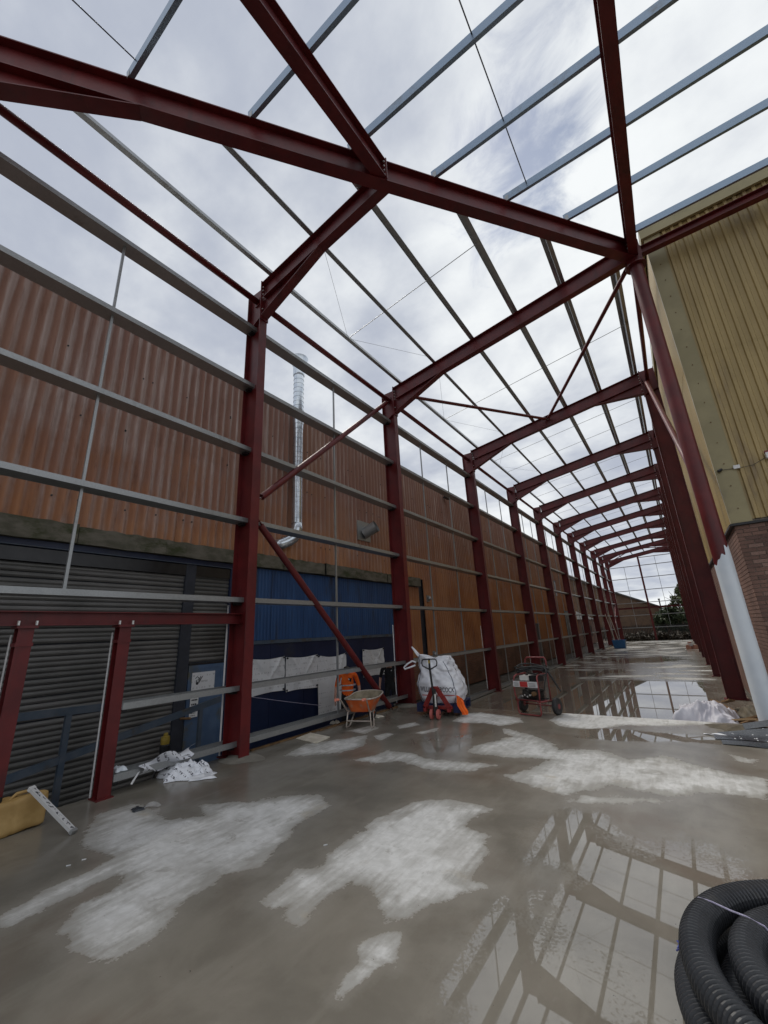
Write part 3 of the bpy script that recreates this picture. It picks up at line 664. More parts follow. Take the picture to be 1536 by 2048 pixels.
# ------------------------------------------------------------------ roof purlins (zeds standing on the rafters)
ZED = [(0,0),(.09,0),(.09,.022),(.085,.022),(.085,.005),(.005,.005),(.005,.25),(-.09,.25),(-.09,.228),(-.085,.228),(-.085,.245),(0,.245)]
CEE = [(0,0),(-.065,0),(-.065,.02),(-.061,.02),(-.061,.005),(-.005,.005),(-.005,.155),(-.061,.155),(-.061,.14),(-.065,.14),(-.065,.16),(0,.16)]
PX = [.25, 1.52, 2.82, 4.13, 5.40, 6.62]
def hip_y(x): return (x-HIPX)*10.35/HIPX
for i, x in enumerate(PX):
    z = zroof(x)+.004; yh = hip_y(x)
    for k in range(-2, 9):
        y0 = yh+.10 if k == -2 else max(YK[k], yh+.1); y1 = YK[k+1]
        if y1-y0 < .5 or (k == -2 and yh > YK[-1]): continue
        if k >= -1 and YK[k] < yh < YK[k+1]: where = 'starting at the hip beam'
        elif k == -2: where = 'cut short at the hip beam'
        else: where = f'between the {frame_name(k)} and {frame_name(k+1)} frames'
        t = thing('roof_purlin', (x,y0,z), f'galvanised roof purlin, {ORD[i]} from the left eave, {where}', 'purlin', 'main roof purlins')
        MB().prism(ZED, (x,y0,z), (x,y1-.004,z), (-SL,0,1)).build('zed', M['galv'], t)
        if i < 5 and k >= -1:
            for f in ((.5,) if k < 1 else (.36,.68)):
                yr = YK[k]+(YK[k+1]-YK[k])*f
                if yr > yh+.3 and yr > hip_y(PX[i+1])+.2:
                    MB().tube([(x,yr,z+.10),(PX[i+1],yr,zroof(PX[i+1])+.10)], .009, 6).build('sag_rod', M['galv'], t)
        if i == 0 and k in (-1, 0, 1):       # thin diagonal wires at the eave
            ym = (YK[k]+YK[k+1])/2
            for yy in (y0+.3, y1-.3):
                MB().tube([(x,ym,z+.1),(PX[1],yy,zroof(PX[1])+.1)], .004, 5).build('wire', M['galv'], t)
PY = [-.35, -1.80, -3.15, -4.55, -5.93, -7.31, -8.70]
for i, y in enumerate(PY):
    z = zroof2(y)+.004; xh = HIPX+y*HIPX/10.35
    x0 = max(xh+.06, 7.0 if i == 0 else 0)
    t = thing('wing_purlin', (x0,y,z), f'galvanised purlin with reflected sky blue painted in, above the camera, {ORD[i]} counted out from the cream building', 'purlin', 'purlins of the near wing')
    MB().prism(CEE, (x0,y,z), (13.0,y,z), (0,-S2,1)).build('channel', M['galv_sky_tint'], t)
    MB().box(x0+.03, x0+.10, y-.012, y-.004, z-.02, z+.17).build('cleat', M['galv'], t)
    if i < 6:
        for xr in (5.41, 10.6, 1.45):
            if xr > HIPX+PY[i+1]*HIPX/10.35+.2 and xr > x0+.2:
                MB().tube([(xr,y,z+.1),(xr,PY[i+1],zroof2(PY[i+1])+.1)], .010, 6).build('sag_rod', M['blacksteel'], t)
    else: MB().tube([(1.45,y,z+.1),(1.45,-10.2,zroof2(-10.2)+.1)], .010, 6).build('sag_rod', M['blacksteel'], t)

# ------------------------------------------------------------------ old corrugated building on the left
TB = thing('corrugated_building', (WALLX,0,DROP), 'long old factory wall of rusty brown corrugated sheets behind the left columns', 'building')
AMP = .038
def sheet_mesh(w, z0, z1):
    n = int(round(w/RP))*8; m = MB(); vs_ = []; fs = []
    for j, z in enumerate((z0, z1)):
        for i in range(n+1):
            y = i*w/n; vs_.append((AMP*math.cos(2*math.pi*y/RP), y, z))
    for i in range(n): fs.append((i, i+1, n+1+i+1, n+1+i))
    m.add(vs_, fs); return m
SW = RP*6
_cache = {}
def put_sheet(y0, z0, z1, dx):
    key = (round(z0,2), round(z1,2))
    if key not in _cache:
        o = sheet_mesh(SW+RP*.5, z0, z1).build('sheet', M['rusty'], smooth=True, fixn=False); _cache[key] = o.data
    else:
        o = link('sheet', _cache[key])
    o.parent = TB; o.location = (dx, y0, -DROP); return o
y = -11*SW; i = 0
while y < 33.5:
    low = 3.84 if y < 3.7 else .86
    d = .004*(i % 3)
    put_sheet(y, low, 5.95, d); put_sheet(y, 5.85, 8.42, d+.003); y += SW; i += 1
# sheet fixings
pts = []
yy = -11*SW
while yy < 30:
    for z in (4.3, 5.9, 7.2): 
        if rng.random() < .8: pts.append((WALLX+.036, yy+RP*rng.integers(0,6), z+rng.normal(0,.015)))
    yy += RP*3
m = bolts_mb(pts, (1,0,0), .017, .02); m.build('sheet_fixings', M['blacksteel'], TB, kind='stuff')
MB().box(WALLX-.12, WALLX-.045, -13, 34.2, DROP, 8.36).build('back_wall', M['darkrec'], TB)
MB().add([(WALLX-.05,-13,8.40),(WALLX-.05,34.2,8.40),(-14,34.2,10.2),(-14,-13,10.2),(-26,34.2,8.4),(-26,-13,8.4),(-26,34.2,DROP),(-26,-13,DROP)],
         [(0,1,2,3),(3,2,4,5),(5,4,6,7)]).build('roof', M['slate'], TB)  # roof slopes and rear side out of view, added to block the sun
MB().add([(WALLX-.06,34.2,DROP),(WALLX-.06,34.2,8.38),(-14,34.2,10.15),(-26,34.2,8.38),(-26,34.2,DROP)], [(0,1,2,3,4)]).build('end_wall', M['rusty'], TB)
MB().box(WALLX-.03, WALLX+.05, 4.3, 34.0, DROP, .86).build('brick_plinth', M['farbrick'], TB)
# lintel of concrete blocks over the old door openings
yl = -12.0; n = 0
while yl < 4.1:
    L_ = min(1.45+.25*((n*37) % 5)/5, 4.15-yl); a, b_ = yl+.006, yl+L_-.006
    j = [rng.normal(0,.008) for _ in range(4)]
    m = MB()
    nn = 8
    m.grid(lambda u, v: (WALLX+.16+j[0]+.012*math.sin(u*17+n), a+(b_-a)*u, 3.52+v*.31+(.012*math.sin(u*23+n*2)+j[1] if v > .5 else .008*math.sin(u*9))), nn, 2)
    m.grid(lambda u, v: (WALLX+.16+j[0]+.012*math.sin(u*17+n)-.2*v, a+(b_-a)*u, 3.83+(.012*math.sin(u*23+n*2)+j[1])), nn, 1)
    m.grid(lambda u, v: (WALLX+.16+j[0]+.012*math.sin(u*17+n)-.2*v, a+(b_-a)*u, 3.52+.008*math.sin(u*9)), nn, 1)
    m.build('lintel_block', M['lintel'], TB, smooth=False); yl += L_; n += 1
MB().box(WALLX-.04, WALLX+.06, -12, -4.1, 3.40, 3.515).build('shutter_hood', M['navy'], TB)
MB().box(WALLX-.02, WALLX+.045, -12, -4.3, 3.17, 3.385).build('hood_shade_strip', M['glassdark'], TB)  # dark strip modelled in place of the shade under the hood
MB().box(WALLX-.02, WALLX+.075, -12, -4.1, 3.405, 3.418).build('hood_edge', M['railblue'], TB)
# big roller shutter: slats one by one
SH = MB().box(WALLX-.02, WALLX+.05, -5.34, -5.12, DROP, 3.40).build('roller_shutter', M['darkrec'], TB)
SH2 = MB().box(WALLX-.04, WALLX-.02, -5.12, -4.28, 1.42, 3.40).build('roller_shutter', M['darkrec'], TB)
pitch = .085
prof = [(0,0),(.008,.012),(.017,.03),(.017,.05),(.008,.068),(.0,.078),(-.006,.082),(-.006,0)]
def slat_mesh(y0, y1):
    m = MB(); n = len(prof); vs_ = [(a, yq, b) for yq in (y0, y1) for a, b in prof]
    m.add(vs_, [(i, (i+1)%n, n+(i+1)%n, n+i) for i in range(n)]+[tuple(range(n)), tuple(range(2*n-1,n-1,-1))]); return m
big = None
for i in range(int((3.38-DROP)/pitch)):
    z = DROP+.02+i*pitch; dx = WALLX-.015+rng.normal(0,.0025)
    if big is None: o = slat_mesh(-11.8, -5.33).build('slat', M['shutter'], None); big = o.data
    else: o = link('slat', big)
    o.parent = SH; o.location = (dx-WALLX, 0, z-DROP); o.rotation_euler = (rng.normal(0,.0012), rng.normal(0,.05), 0)
big = None
for i in range(int((3.38-1.44)/pitch)):
    z = 1.44+i*pitch
    if big is None: o = slat_mesh(-5.13, -4.27).build('slat', M['shutter'], None); big = o.data
    else: o = link('slat', big)
    o.parent = SH2; o.location = (-.005+rng.normal(0,.002), 0, z-DROP)
# blue personnel door below the small shutter
d_ = MB().box(WALLX-.03, WALLX+.03, -5.10, -4.30, DROP+.02, 1.38).build('door', M['oldblue'], TB)
for a in ((-5.10,-5.03,DROP+.02,1.38),(-4.37,-4.30,DROP+.02,1.38),(-5.03,-4.37,1.31,1.38)):
    MB().box(WALLX+.028, WALLX+.042, a[0], a[1], a[2], a[3]).build('door_frame', M['oldblue'], d_)
MB().box(WALLX-.02, WALLX+.06, -4.295, -4.16, DROP, 3.40).build('door_jamb', M['navy'], TB)
MB().tube([(WALLX+.03,-5.02,.42),(WALLX+.10,-5.02,.42),(WALLX+.10,-5.22,.45)], .022, 8).build('door_bolt', M['oldtimber'], d_)
MB().bar((WALLX-.0,-5.1,1.405), (WALLX+.0,-4.3,1.405), .09, .03).build('bottom_bar', M['blacksteel'], SH2)
# navy sliding doors in the next bay
def ribbed(y0, y1, z0, z1, x):
    m = MB(); P = []; yq = y0; r_ = .1
    while yq < y1-.001:
        P += [(x, yq), (x+.005, min(yq+.03,y1)), (x+.005, min(yq+.06,y1)), (x, min(yq+.09,y1))]; yq += r_
    P.append((x, y1)); n = len(P)
    m.add([(a,b,z) for z in (z0,z1) for a,b in P], [(i,i+1,n+i+1,n+i) for i in range(n-1)]); return m
ds = [-4.15,-3.05,-1.95,-.52,.58,1.45,2.34]
for a, b_ in zip(ds[:-1], ds[1:]):
    ribbed(a+.004, b_-.004, 1.80, 3.50, WALLX+.0).build('door_panel', M['bluedoor'], TB)
    MB().box(WALLX-.03, WALLX+.012, a+.004, b_-.004, DROP, 1.71).build('door_panel', M['navy'], TB)
MB().box(WALLX-.03, WALLX+.05, -4.15, 2.34, 1.712, 1.796).build('door_rail', M['railblue'], TB)
MB().box(WALLX-.03, WALLX+.05, 2.345, 2.46, DROP, 3.50).build('door_post', M['railblue'], TB)
MB().box(WALLX-.03, WALLX+.02, 2.465, 4.29, DROP, .86).build('brick_plinth', M['farbrick'], TB)
put_y = 2.47
for z0, z1 in ((.86, 3.5),):
    o = sheet_mesh(RP*9, z0, z1).build('sheet', M['rusty'], smooth=True, fixn=False); o.parent = TB; o.location = (0, 2.47, -DROP)
# far doors and dark openings in the old wall
for (a, b_, z0, z1, mt, nm) in ((19.6,20.5,-.42,1.9,'glassdark','doorway'),(24.6,26.4,-.42,3.0,'bluedoor','door'),(29.2,31.2,-.42,2.9,'shutter','door'),(27.1,27.6,4.2,5.4,'glassdark','vent_opening')):
    f = MB().box(WALLX-.02, WALLX+.062, a, b_, z0, z1); f.build(nm, M[mt], TB)
    MB().box(WALLX-.02, WALLX+.075, a-.08, b_+.08, z1+.002, z1+.1).build('door_head', M['railblue'], TB)

# banners pinned to the doors
def banner(y0, y1, z0, z1, label, seed):
    t = thing('banner', (WALLX+.06,(y0+y1)/2,z0), label, 'banner', 'white banners on the navy doors')
    r = np.random.default_rng(seed); ph = r.random(6)*6.28
    def fn(u, v):
        sag = .05*math.sin(math.pi*u)*(v**2)*(z1-z0)
        w = .014*math.sin(9*u+5*v+ph[0])+.010*math.sin(15*u*v+ph[1])+.018*math.sin(4*(u-v)+ph[2])*math.sin(math.pi*u)
        fold = .03*math.exp(-((u-.15-.6*(1-v))/.05)**2)*v+.03*math.exp(-((u-.9+.55*(1-v))/.05)**2)*v
        return (WALLX+.055+abs(w)+fold, y0+(y1-y0)*u, z0+(z1-z0)*v-sag+.03*math.sin(3*u+ph[3])*(1-v))
    MB().grid(fn, 40, 34).build('sheet', M['banner'], t, smooth=True)
    for yy, zq in ((y0+.03,z1-.03),(y1-.03,z1-.03),(y0+.03,z0+.05),(y1-.03,z0+.05)):
        MB().lathe((WALLX+.05,yy,zq), [(.022,0),(.022,.05),(.01,.06)], 8, 'x').build('eyelet', M['blacksteel'], t)
banner(-3.66,-2.64,.60,1.40,'white banner nearest the first left column, creased',1)
banner(-2.60,-1.50,.55,1.37,'white banner in the middle, beside the long hanging one',2)
banner(-1.49,-.33,-.20,1.34,'tall white banner hanging to the ground beside the orange worker',3)
banner(.46,1.58,.56,1.38,'small white banner alone to the right of the diagonal brace',4)
t = thing('slack_wire', (WALLX+.1,-3.6,.5), 'thin slack wire sloping across the navy door', 'wire')
MB().tube([(WALLX+.12,-3.6,.60),(WALLX+.14,-2.6,.36),(WALLX+.12,-1.45,.10)], .006, 5).build('strand', M['twinegrey'], t)
# notices on the blue door
nw = on_x(402,1358,WALLX+.04)
t = thing('door_notice', (WALLX+.05,-4.78,.80), 'white notice with a black hand sketch on the blue door', 'notice')
MB().box(WALLX+.045, WALLX+.05, -5.02, -4.52, .83, 1.24).build('sheet', M['banner'], t)
hand = MB()
for pth in ([(-4.95,1.13),(-4.91,1.16),(-4.87,1.13),(-4.90,1.09)], [(-4.84,1.16),(-4.88,1.06)], [(-4.80,1.16),(-4.86,1.06)], [(-4.93,1.10),(-4.91,1.03),(-4.86,1.05)]):
    hand.tube([(WALLX+.053,a,b) for a, b in pth], .007, 5)
hand.lathe((WALLX+.051,-4.905,1.035), [(.03,0),(.02,.004)], 8, 'x'); hand.build('sketch', M['blackprint'], t)
t = thing('door_sign', (WALLX+.05,-4.93,.48), 'small white sign with rows of black print on the blue door', 'sign')
MB().box(WALLX+.045, WALLX+.05, -5.02, -4.85, .42, .80).build('plate', M['whitestrip'], t)
tx = MB()
for i, zt in enumerate((.72,.64,.57,.53,.49,.45)):
    h_ = .028 if i < 2 else .010
    yq = -4.995
    while yq < -4.89:
        wd = .02+.018*rng.random(); tx.box(WALLX+.0505, WALLX+.0525, yq, yq+wd, zt, zt+h_); yq += wd+.008
tx.build('print', M['blackprint'], t)

# spiral duct
t = thing('exhaust_duct', (-1.82,-2.5,4.2), 'tall shiny spiral duct with a flared top on the corrugated wall', 'duct')
pr_ = []
z = 4.78
while z < 9.45:
    rr = .132 if z < 7.45 else (.132+.03*min(1,(z-7.45)/.4) if z < 8.1 else .15)
    pr_ += [(rr, z), (rr, z+.135), (rr+.007, z+.14), (rr+.007, z+.148)]; z += .15
o = MB().lathe((-1.82,-2.5,0), pr_, 28).build('pipe', M['duct'], t, smooth=True); smooth_by_angle(o, 50)
o = MB().lathe((-1.82,-2.5,0), [(.166,9.44),(.175,9.46),(.175,9.70),(.165,9.72),(.28,10.05),(.27,10.05),(.155,9.72)], 28).build('cowl', M['duct'], t, smooth=True); smooth_by_angle(o, 50)
el = [(-1.82,-2.5,4.79),(-1.82,-2.5,4.62),(-1.83,-2.52,4.50),(-1.86,-2.58,4.38),(-1.92,-2.70,4.28),(-2.0,-2.84,4.20),(-2.10,-3.0,4.14)]
MB().tube(el, .152, 24).build('elbow', M['duct'], t, smooth=True)
MB().box(WALLX+.02, -1.80, -2.98, -2.36, 6.36, 6.42).build('bracket', M['blacksteel'], t)
# vent hood
t = thing('vent_hood', (WALLX+.05,.78,4.9), 'stubby grey vent pipe with a dark mouth sticking out of the rusty wall', 'vent')
MB().box(WALLX+.032, WALLX+.055, .42, 1.12, 4.85, 5.52).build('plate', M['galv'], t)
vp = Vector((WALLX+.05,.78,5.10)); vd = Vector((.85,.25,.42)).normalized()
MB().tube([vp, vp+vd*.25, vp+vd*.50], [.19,.19,.20], 24, caps=False).build('pipe', M['galv'], t, smooth=True)
MB().tube([vp+vd*.30, vp+vd*.31], .187, 24).build('mouth', M['glassdark'], t)
# small wall fittings
p = on_x(893,994,WALLX+.2)
t = thing('wall_floodlight', p, 'small black floodlight high on the corrugated wall', 'lamp')
MB().box(p.x-.06, p.x+.10, p.y-.2, p.y+.2, p.z-.1, p.z+.1).build('housing', M['blacksteel'], t)
MB().box(WALLX+.02, p.x-.06, p.y-.04, p.y+.04, p.z-.03, p.z+.03).build('bracket', M['blacksteel'], t)
MB().box(p.x+.102, p.x+.11, p.y-.17, p.y+.17, p.z-.08, p.z+.08).build('lens', M['lens'], t)
for u, v, lab in ((857,1197,'small grey vent box on the rusty wall past the second column'), (869,1309,'round grey lamp fitting just above the rail beside the bag')):
    p = on_x(u, v, WALLX+.06)
    t = thing('wall_fitting', p, lab, 'fitting')
    MB().box(p.x-.06, p.x, p.y-.09, p.y+.09, p.z-.13, p.z+.13).build('back_box', M['galv'], t)
    MB().lathe(p, [(.085,0),(.085,.05),(.06,.1),(.02,.12)], 14, 'x').build('dome', M['galv'], t, smooth=True)

# handrail of the old ramp before the shutter
def px(u, v, x=-1.25): return on_x(u, v, x)
t = thing('ramp_handrail', (-1.25,-6.5,DROP), 'worn blue flat steel handrail sloping before the roller shutter', 'handrail')
a, b_ = px(-60,1446), px(222,1412); MB().bar(a, b_, .05, .10).build('top_rail', M['railblue'], t)
a, b_ = px(-20,1572), px(440,1398); MB().bar(a, b_, .05, .10).build('sloping_rail', M['railblue'], t)
a = px(137,1430); MB().bar((a.x,a.y,DROP-.08), a, .07, .07, (1,0,0)).build('post', M['railblue'], t)
a = px(402,1410); MB().bar((a.x,a.y,DROP-.08), a, .06, .06, (1,0,0)).build('post', M['railblue'], t)

# ------------------------------------------------------------------ low brick building and yard beyond the old factory
t = thing('brick_shed', (-3.2,35,DROP), 'low dark brick building past the end of the corrugated factory', 'building')
MB().box(-9, -3.0, 34.6, 50, DROP, 2.3).build('wall', M['farbrick'], t)
MB().add([(-2.8,34.4,2.3),(-2.8,50.2,2.3),(-6,50.2,4.0),(-6,34.4,4.0),(-9.2,50.2,2.3),(-9.2,34.4,2.3)], [(0,1,2,3),(3,2,4,5),(0,3,5),(1,4,2)]).build('roof', M['slate'], t)
for yy in (37, 41.5, 46): MB().box(-3.02, -2.98, yy, yy+1.2, .4, 1.6).build('window', M['glassdark'], t)
t = thing('brick_house', (-6,66,DROP), 'brown brick building with a sloping roof edge beyond the far gable', 'building')
Ra = on_y(1228,1186,64); Rb = on_y(1292,1206,64)
slp = (Rb.z-Ra.z)/(Rb.x-Ra.x); xl, xr = -10., Rb.x+1.4
zl_, zr_ = Ra.z+slp*(xl-Ra.x), Ra.z+slp*(xr-Ra.x)
MB().add([(xl,64,DROP),(xr,64,DROP),(xr,64,zr_),(xl,64,zl_),(xl,74,DROP),(xr,74,DROP),(xr,74,zr_),(xl,74,zl_)],
         [(0,1,2,3),(7,6,5,4),(1,5,6,2),(0,3,7,4)]).build('wall', M['tanbrick'], t)
MB().add([(xl,63.7,zl_+.02),(xr+.3,63.7,zr_+.02+slp*.3),(xr+.3,74.3,zr_+.02+slp*.3),(xl,74.3,zl_+.02),(xl,63.7,zl_+.25),(xr+.3,63.7,zr_+.25+slp*.3),(xr+.3,74.3,zr_+.25+slp*.3),(xl,74.3,zl_+.25)],
         [(0,1,2,3),(4,5,6,7),(0,1,5,4),(1,2,6,5),(2,3,7,6),(3,0,4,7)]).build('roof', M['slate'], t)
MB().box(xr+.02, 22, 68, 76, DROP, 3.0).build('annexe', M['tanbrick'], t)
p = on_y(1320,1210,66)
t = thing('chimney_flue', (p.x,67,DROP), 'thin dark flue pipe standing against the sky by the tree', 'flue')
MB().lathe((p.x,67,DROP), [(.09,0),(.09,p.z+1.3),(.14,p.z+1.3),(.14,p.z+1.5)], 10).build('pipe', M['fence'], t)
# palisade fence
t = thing('palisade_fence', (3.5,54,DROP), 'dark steel palisade fence behind the far gable', 'fence')
for z in (-.05, 1.0): MB().box(-6, 14, 54.03, 54.07, z, z+.06).build('rail', M['fence'], t)
pm = None
for i in range(115):
    x = -6+i*.175
    if pm is None:
        m = MB().add([(-.05,0,0),(.05,0,0),(.05,.012,0),(-.05,.012,0),(-.05,0,1.75),(.05,0,1.75),(.05,.012,1.75),(-.05,.012,1.75),(0,0,1.9),(0,.012,1.9)],
                     [(0,1,5,8,4),(3,7,9,6,2),(0,4,7,3),(1,2,6,5),(4,8,9,7),(5,6,9,8),(0,3,2,1)])
        o = m.build('pale', M['fence'], None); pm = o.data
    else: o = link('pale', pm)
    o.parent = t; o.location = (x-3.5, 0, -.05)

# foliage
def leaves(name, mat, parent, centers, n, size, flat=.5, kind=None, label=None, cat=None, elong=1.6):
    C = np.array([c[0] for c in centers]); Rr = np.array([c[1] for c in centers])
    wgt = Rr.prod(1)**.66; ci = rng.choice(len(C), n, p=wgt/wgt.sum())
    d = rng.normal(size=(n,3)); d /= np.linalg.norm(d, axis=1)[:,None]
    rad = rng.random(n)**.42
    P = C[ci]+d*Rr[ci]*rad[:,None]
    a = rng.normal(size=(n,3)); a /= np.linalg.norm(a, axis=1)[:,None]
    b = np.cross(a, rng.normal(size=(n,3))); b /= np.linalg.norm(b, axis=1)[:,None]
    s = size*(.6+.8*rng.random(n))[:,None]
    V = np.stack([P-a*s*elong*.5, P+b*s*.5, P+a*s*elong*.5, P-b*s*.5], 1).reshape(-1,3)
    me = bpy.data.meshes.new(name); L = np.array(parent.matrix_world.translation) if parent else 0
    me.from_pydata((V-L).tolist(), [], np.arange(4*n).reshape(-1,4).tolist()); me.materials.append(mat)
    return link(name, me, parent, None, label, cat, None, kind)
tx_ = on_y(1352,1200,62)
t = thing('tree', (tx_.x+.3,62,DROP), 'loose leafy tree seen against the sky through the far gable', 'tree')
MB().tube([(tx_.x+.4,62,DROP),(tx_.x+.3,62,2.2),(tx_.x+.1,62,4.0),(tx_.x,62.1,5.6)], [.2,.15,.09,.03], 8).build('trunk', M['bark'], t, smooth=True)
for i in range(9):
    a = rng.random()*6.28; z0 = 2+rng.random()*2.4; e = Vector((math.cos(a)*(1+rng.random()), math.sin(a), 1.2+rng.random()))
    s_ = Vector((tx_.x+.2,62,z0)); MB().tube([s_, s_+e*.5+Vector((0,0,.1)), s_+e], [.06,.04,.015], 6).build('limb', M['bark'], t)
cl = []
for i in range(46):
    a = rng.random()*6.28; h_ = rng.random(); rr = (1.9*(1-h_*.75))*math.sqrt(rng.random())
    cl.append(((tx_.x+.5+rr*math.cos(a), 62+rr*math.sin(a), 2.2+h_*4.0+rng.normal(0,.2)), (.25+.25*rng.random(),)*3))
leaves('crown', M['leaf'], t, cl, 4200, .15)
t = thing('ivy_hedge', (8,58,DROP), 'dark overgrown hedge behind the palisade fence on the right', 'hedge')
MB().tube([(7,58,DROP),(7.1,58,1.5),(6.8,58,2.6)], [.12,.08,.03], 6).build('stem', M['bark'], t)
cl = []
for i in range(120):
    x = 3.2+9*rng.random(); top = 2.2+1.5*min(1,max(0,(x-3.0)/2.5))
    cl.append(((x, 57.5+2*rng.random(), -.3+rng.random()*(top+.2)), (.5,.5,.45)))
leaves('foliage', M['ivy'], t, cl, 9000, .19)
cl = [((-.2+7.6*rng.random(), 50.9+2.2*rng.random(), DROP+.05+.75*rng.random()*rng.random()), (.5,.4,.25)) for _ in range(90)]
leaves('brushwood_heap', M['brush'], None, cl, 9000, .10, kind='stuff', label='dark heap of cut brushwood along the far end', cat='brushwood', elong=6.0)

# ------------------------------------------------------------------ cream clad building on the right
XC, YC, ZC = 7.36, .39, 3.50
TC = thing('cream_building', (XC,YC,DROP), 'building with cream profiled cladding over a brown brick base at right', 'building')
def trap(length, z0, z1, pitch=.166, dep=.034):
    P = [(0.,0.)]; x = 0
    while x < length-.001:
        for a, d in ((.045,0),(.062,dep),(.118,dep),(.135,0),(.166,0)): P.append((min(x+a,length), d))
        x += pitch
    n = len(P); return MB().add([(a,d,z) for z in (z0,z1) for a,d in P], [(i,i+1,n+i+1,n+i) for i in range(n-1)])
SHW = .166*6
fm = trap(SHW, 0, 1.0).build('sheet', M['cream'], None, fixn=False); fmd = fm.data
first = True
x = XC+.28; i = 0
while x < 14.5:
    for (z0, z1, off) in ((ZC+.06, 7.30, 0.), (7.22, 10.86, .006)):
        o = fm if first else link('sheet', fmd); first = False
        o.parent = TC; o.location = (x-XC, -.004-off, z0-DROP); o.scale = (1,-1,z1-z0)
    x += SHW; i += 1
y = YC+.05
while y < 46:
    for (z0, z1, off) in ((ZC+.06, 7.30, 0.), (7.22, 10.86, .006)):
        o = link('sheet', fmd); o.parent = TC; o.location = (-.004-off, y-YC, z0-DROP); o.rotation_euler = (0,0,math.pi/2); o.scale = (1,.3,z1-z0)
    y += SHW
MB().box(XC+.012, 14.5, YC+.012, 46, DROP, 10.8).build('core_wall', M['mortarjoint'], TC)
m = MB().add([(XC+.285,YC-.04,ZC+.02),(XC-.042,YC-.04,ZC+.02),(XC-.042,YC+.05,ZC+.02),(XC+.285,YC-.04,10.90),(XC-.042,YC-.04,10.90),(XC-.042,YC+.05,10.90)],
             [(0,1,4,3),(1,2,5,4)]); m.build('corner_flashing', M['creamtrim'], TC)
MB().box(XC-.10, 14.6, YC-.12, YC-.05, 10.80, 11.08).build('verge_flashing', M['creamtrim'], TC)
MB().box(XC-.10, XC-.045, YC-.049, 46.1, 10.80, 11.08).build('verge_flashing', M['creamtrim'], TC)
MB().box(XC-.10, 14.6, YC-.049, 46.1, 11.082, 11.12).build('roof', M['slate'], TC)
MB().box(XC-.06, 14.5, YC-.07, YC+.0, ZC-.03, ZC+.012).build('drip_flashing', M['blacksteel'], TC)
MB().box(XC-.07, XC, YC+.001, 46, ZC-.03, ZC+.012).build('drip_flashing', M['blacksteel'], TC)
m = MB()
for zq in (10.3, 8.9, 7.35, 5.8, 4.4):
    for i in range(22): m.lathe((XC+.3+.166*(i*2+.5), YC-.006, zq+rng.normal(0,.03)), [(.014,-.02),(.014,0)], 6, 'y')
for i in range(16): m.lathe((XC+.13, YC-.042, ZC+.3+i*.47), [(.012,-.012),(.012,0)], 6, 'y')
m.build('sheet_fixings', M['oldtimber'], TC, kind='stuff')
# brick base: every brick near the corner, flush joints recessed
bm = MB().box(0,.215,0,.1,0,.065).build('brick', M['brick'], None); bmd = [bm.data]
for mt in ('brick2','brick3'):
    q = bm.data.copy(); q.materials.clear(); q.materials.append(M[mt]); bmd.append(q)
cnt = 0; rest = MB(); first = True
for r in range(int((ZC-.04-DROP)/.075)):
    z = ZC-.105-r*.075; xo = 0 if r % 2 == 0 else -.1125
    for c_ in range(10):
        x = XC+xo+c_*.225; w = .215
        if x < XC: w -= XC-x; x = XC
        if cnt < 290 and w > .2 and z > -.02 and c_ < 7:
            o = bm if first else link('brick', bmd[int(rng.choice(3, p=[.5,.28,.22]))]); first = False
            o.parent = TC; o.location = (x-XC, -.002+rng.normal(0,.0015), z-DROP); cnt += 1
        else: rest.box(x, x+w, YC-.002, YC+.02, z, z+.065)
    yb = YC+.105+(0 if r % 2 else .11)
    if r % 2: rest.box(XC-.002, XC+.02, YC+.0, YC+.10, z, z+.065)
    else: rest.box(XC-.002, XC+.02, YC+.0, YC+.21, z, z+.065)
    while yb+.215 < 12: rest.box(XC-.002, XC+.02, yb+.005, yb+.22, z, z+.065); yb += .225
rest.build('brickwork', M['brick'], TC, kind='stuff')
# camera, junction box and cable on the cladding
p = on_y(1440,941,YC-.06)
t = thing('security_camera', p, 'small dark camera on the cream corner flashing', 'camera')
MB().lathe((p.x,YC-.045,p.z), [(.03,-.02),(.03,0)], 14, 'y').build('mount', M['blacksteel'], t)
MB().tube([(p.x-.04,YC-.10,p.z-.02),(p.x+.03,YC-.08,p.z+.01)], .026, 12).build('body', M['blacksteel'], t)
p2 = on_y(1473,934,YC-.06)
t = thing('junction_box', p2, 'small white junction box on the cream cladding', 'box')
MB().box(p2.x-.05, p2.x+.05, YC-.09, YC-.045, p2.z-.035, p2.z+.035).build('body', M['lens'], t)
t = thing('wall_cable', p2, 'thin black cable sagging across the cream cladding', 'cable')
pe = on_y(1536,912,YC-.05)
MB().tube([(p.x+.05,YC-.06,p.z),(p2.x-.06,YC-.06,p2.z-.02),(p2.x+.06,YC-.06,p2.z-.03),((p2.x+pe.x)/2,YC-.055,(p2.z+pe.z)/2-.07),(pe.x,YC-.05,pe.z),(pe.x+.5,YC-.05,pe.z+.12)], .005, 6).build('cable', M['cable'], t)
p3 = on_y(1535,911,YC-.07)
t = thing('wall_lamp', p3, 'small white and red lamp box cut by the right picture edge', 'lamp')
MB().box(p3.x-.03, p3.x+.12, YC-.14, YC-.045, p3.z-.06, p3.z+.05).build('body', M['lens'], t)
MB().box(p3.x-.032, p3.x+.122, YC-.13, YC-.045, p3.z+.052, p3.z+.09).build('cap', M['washred'], t)

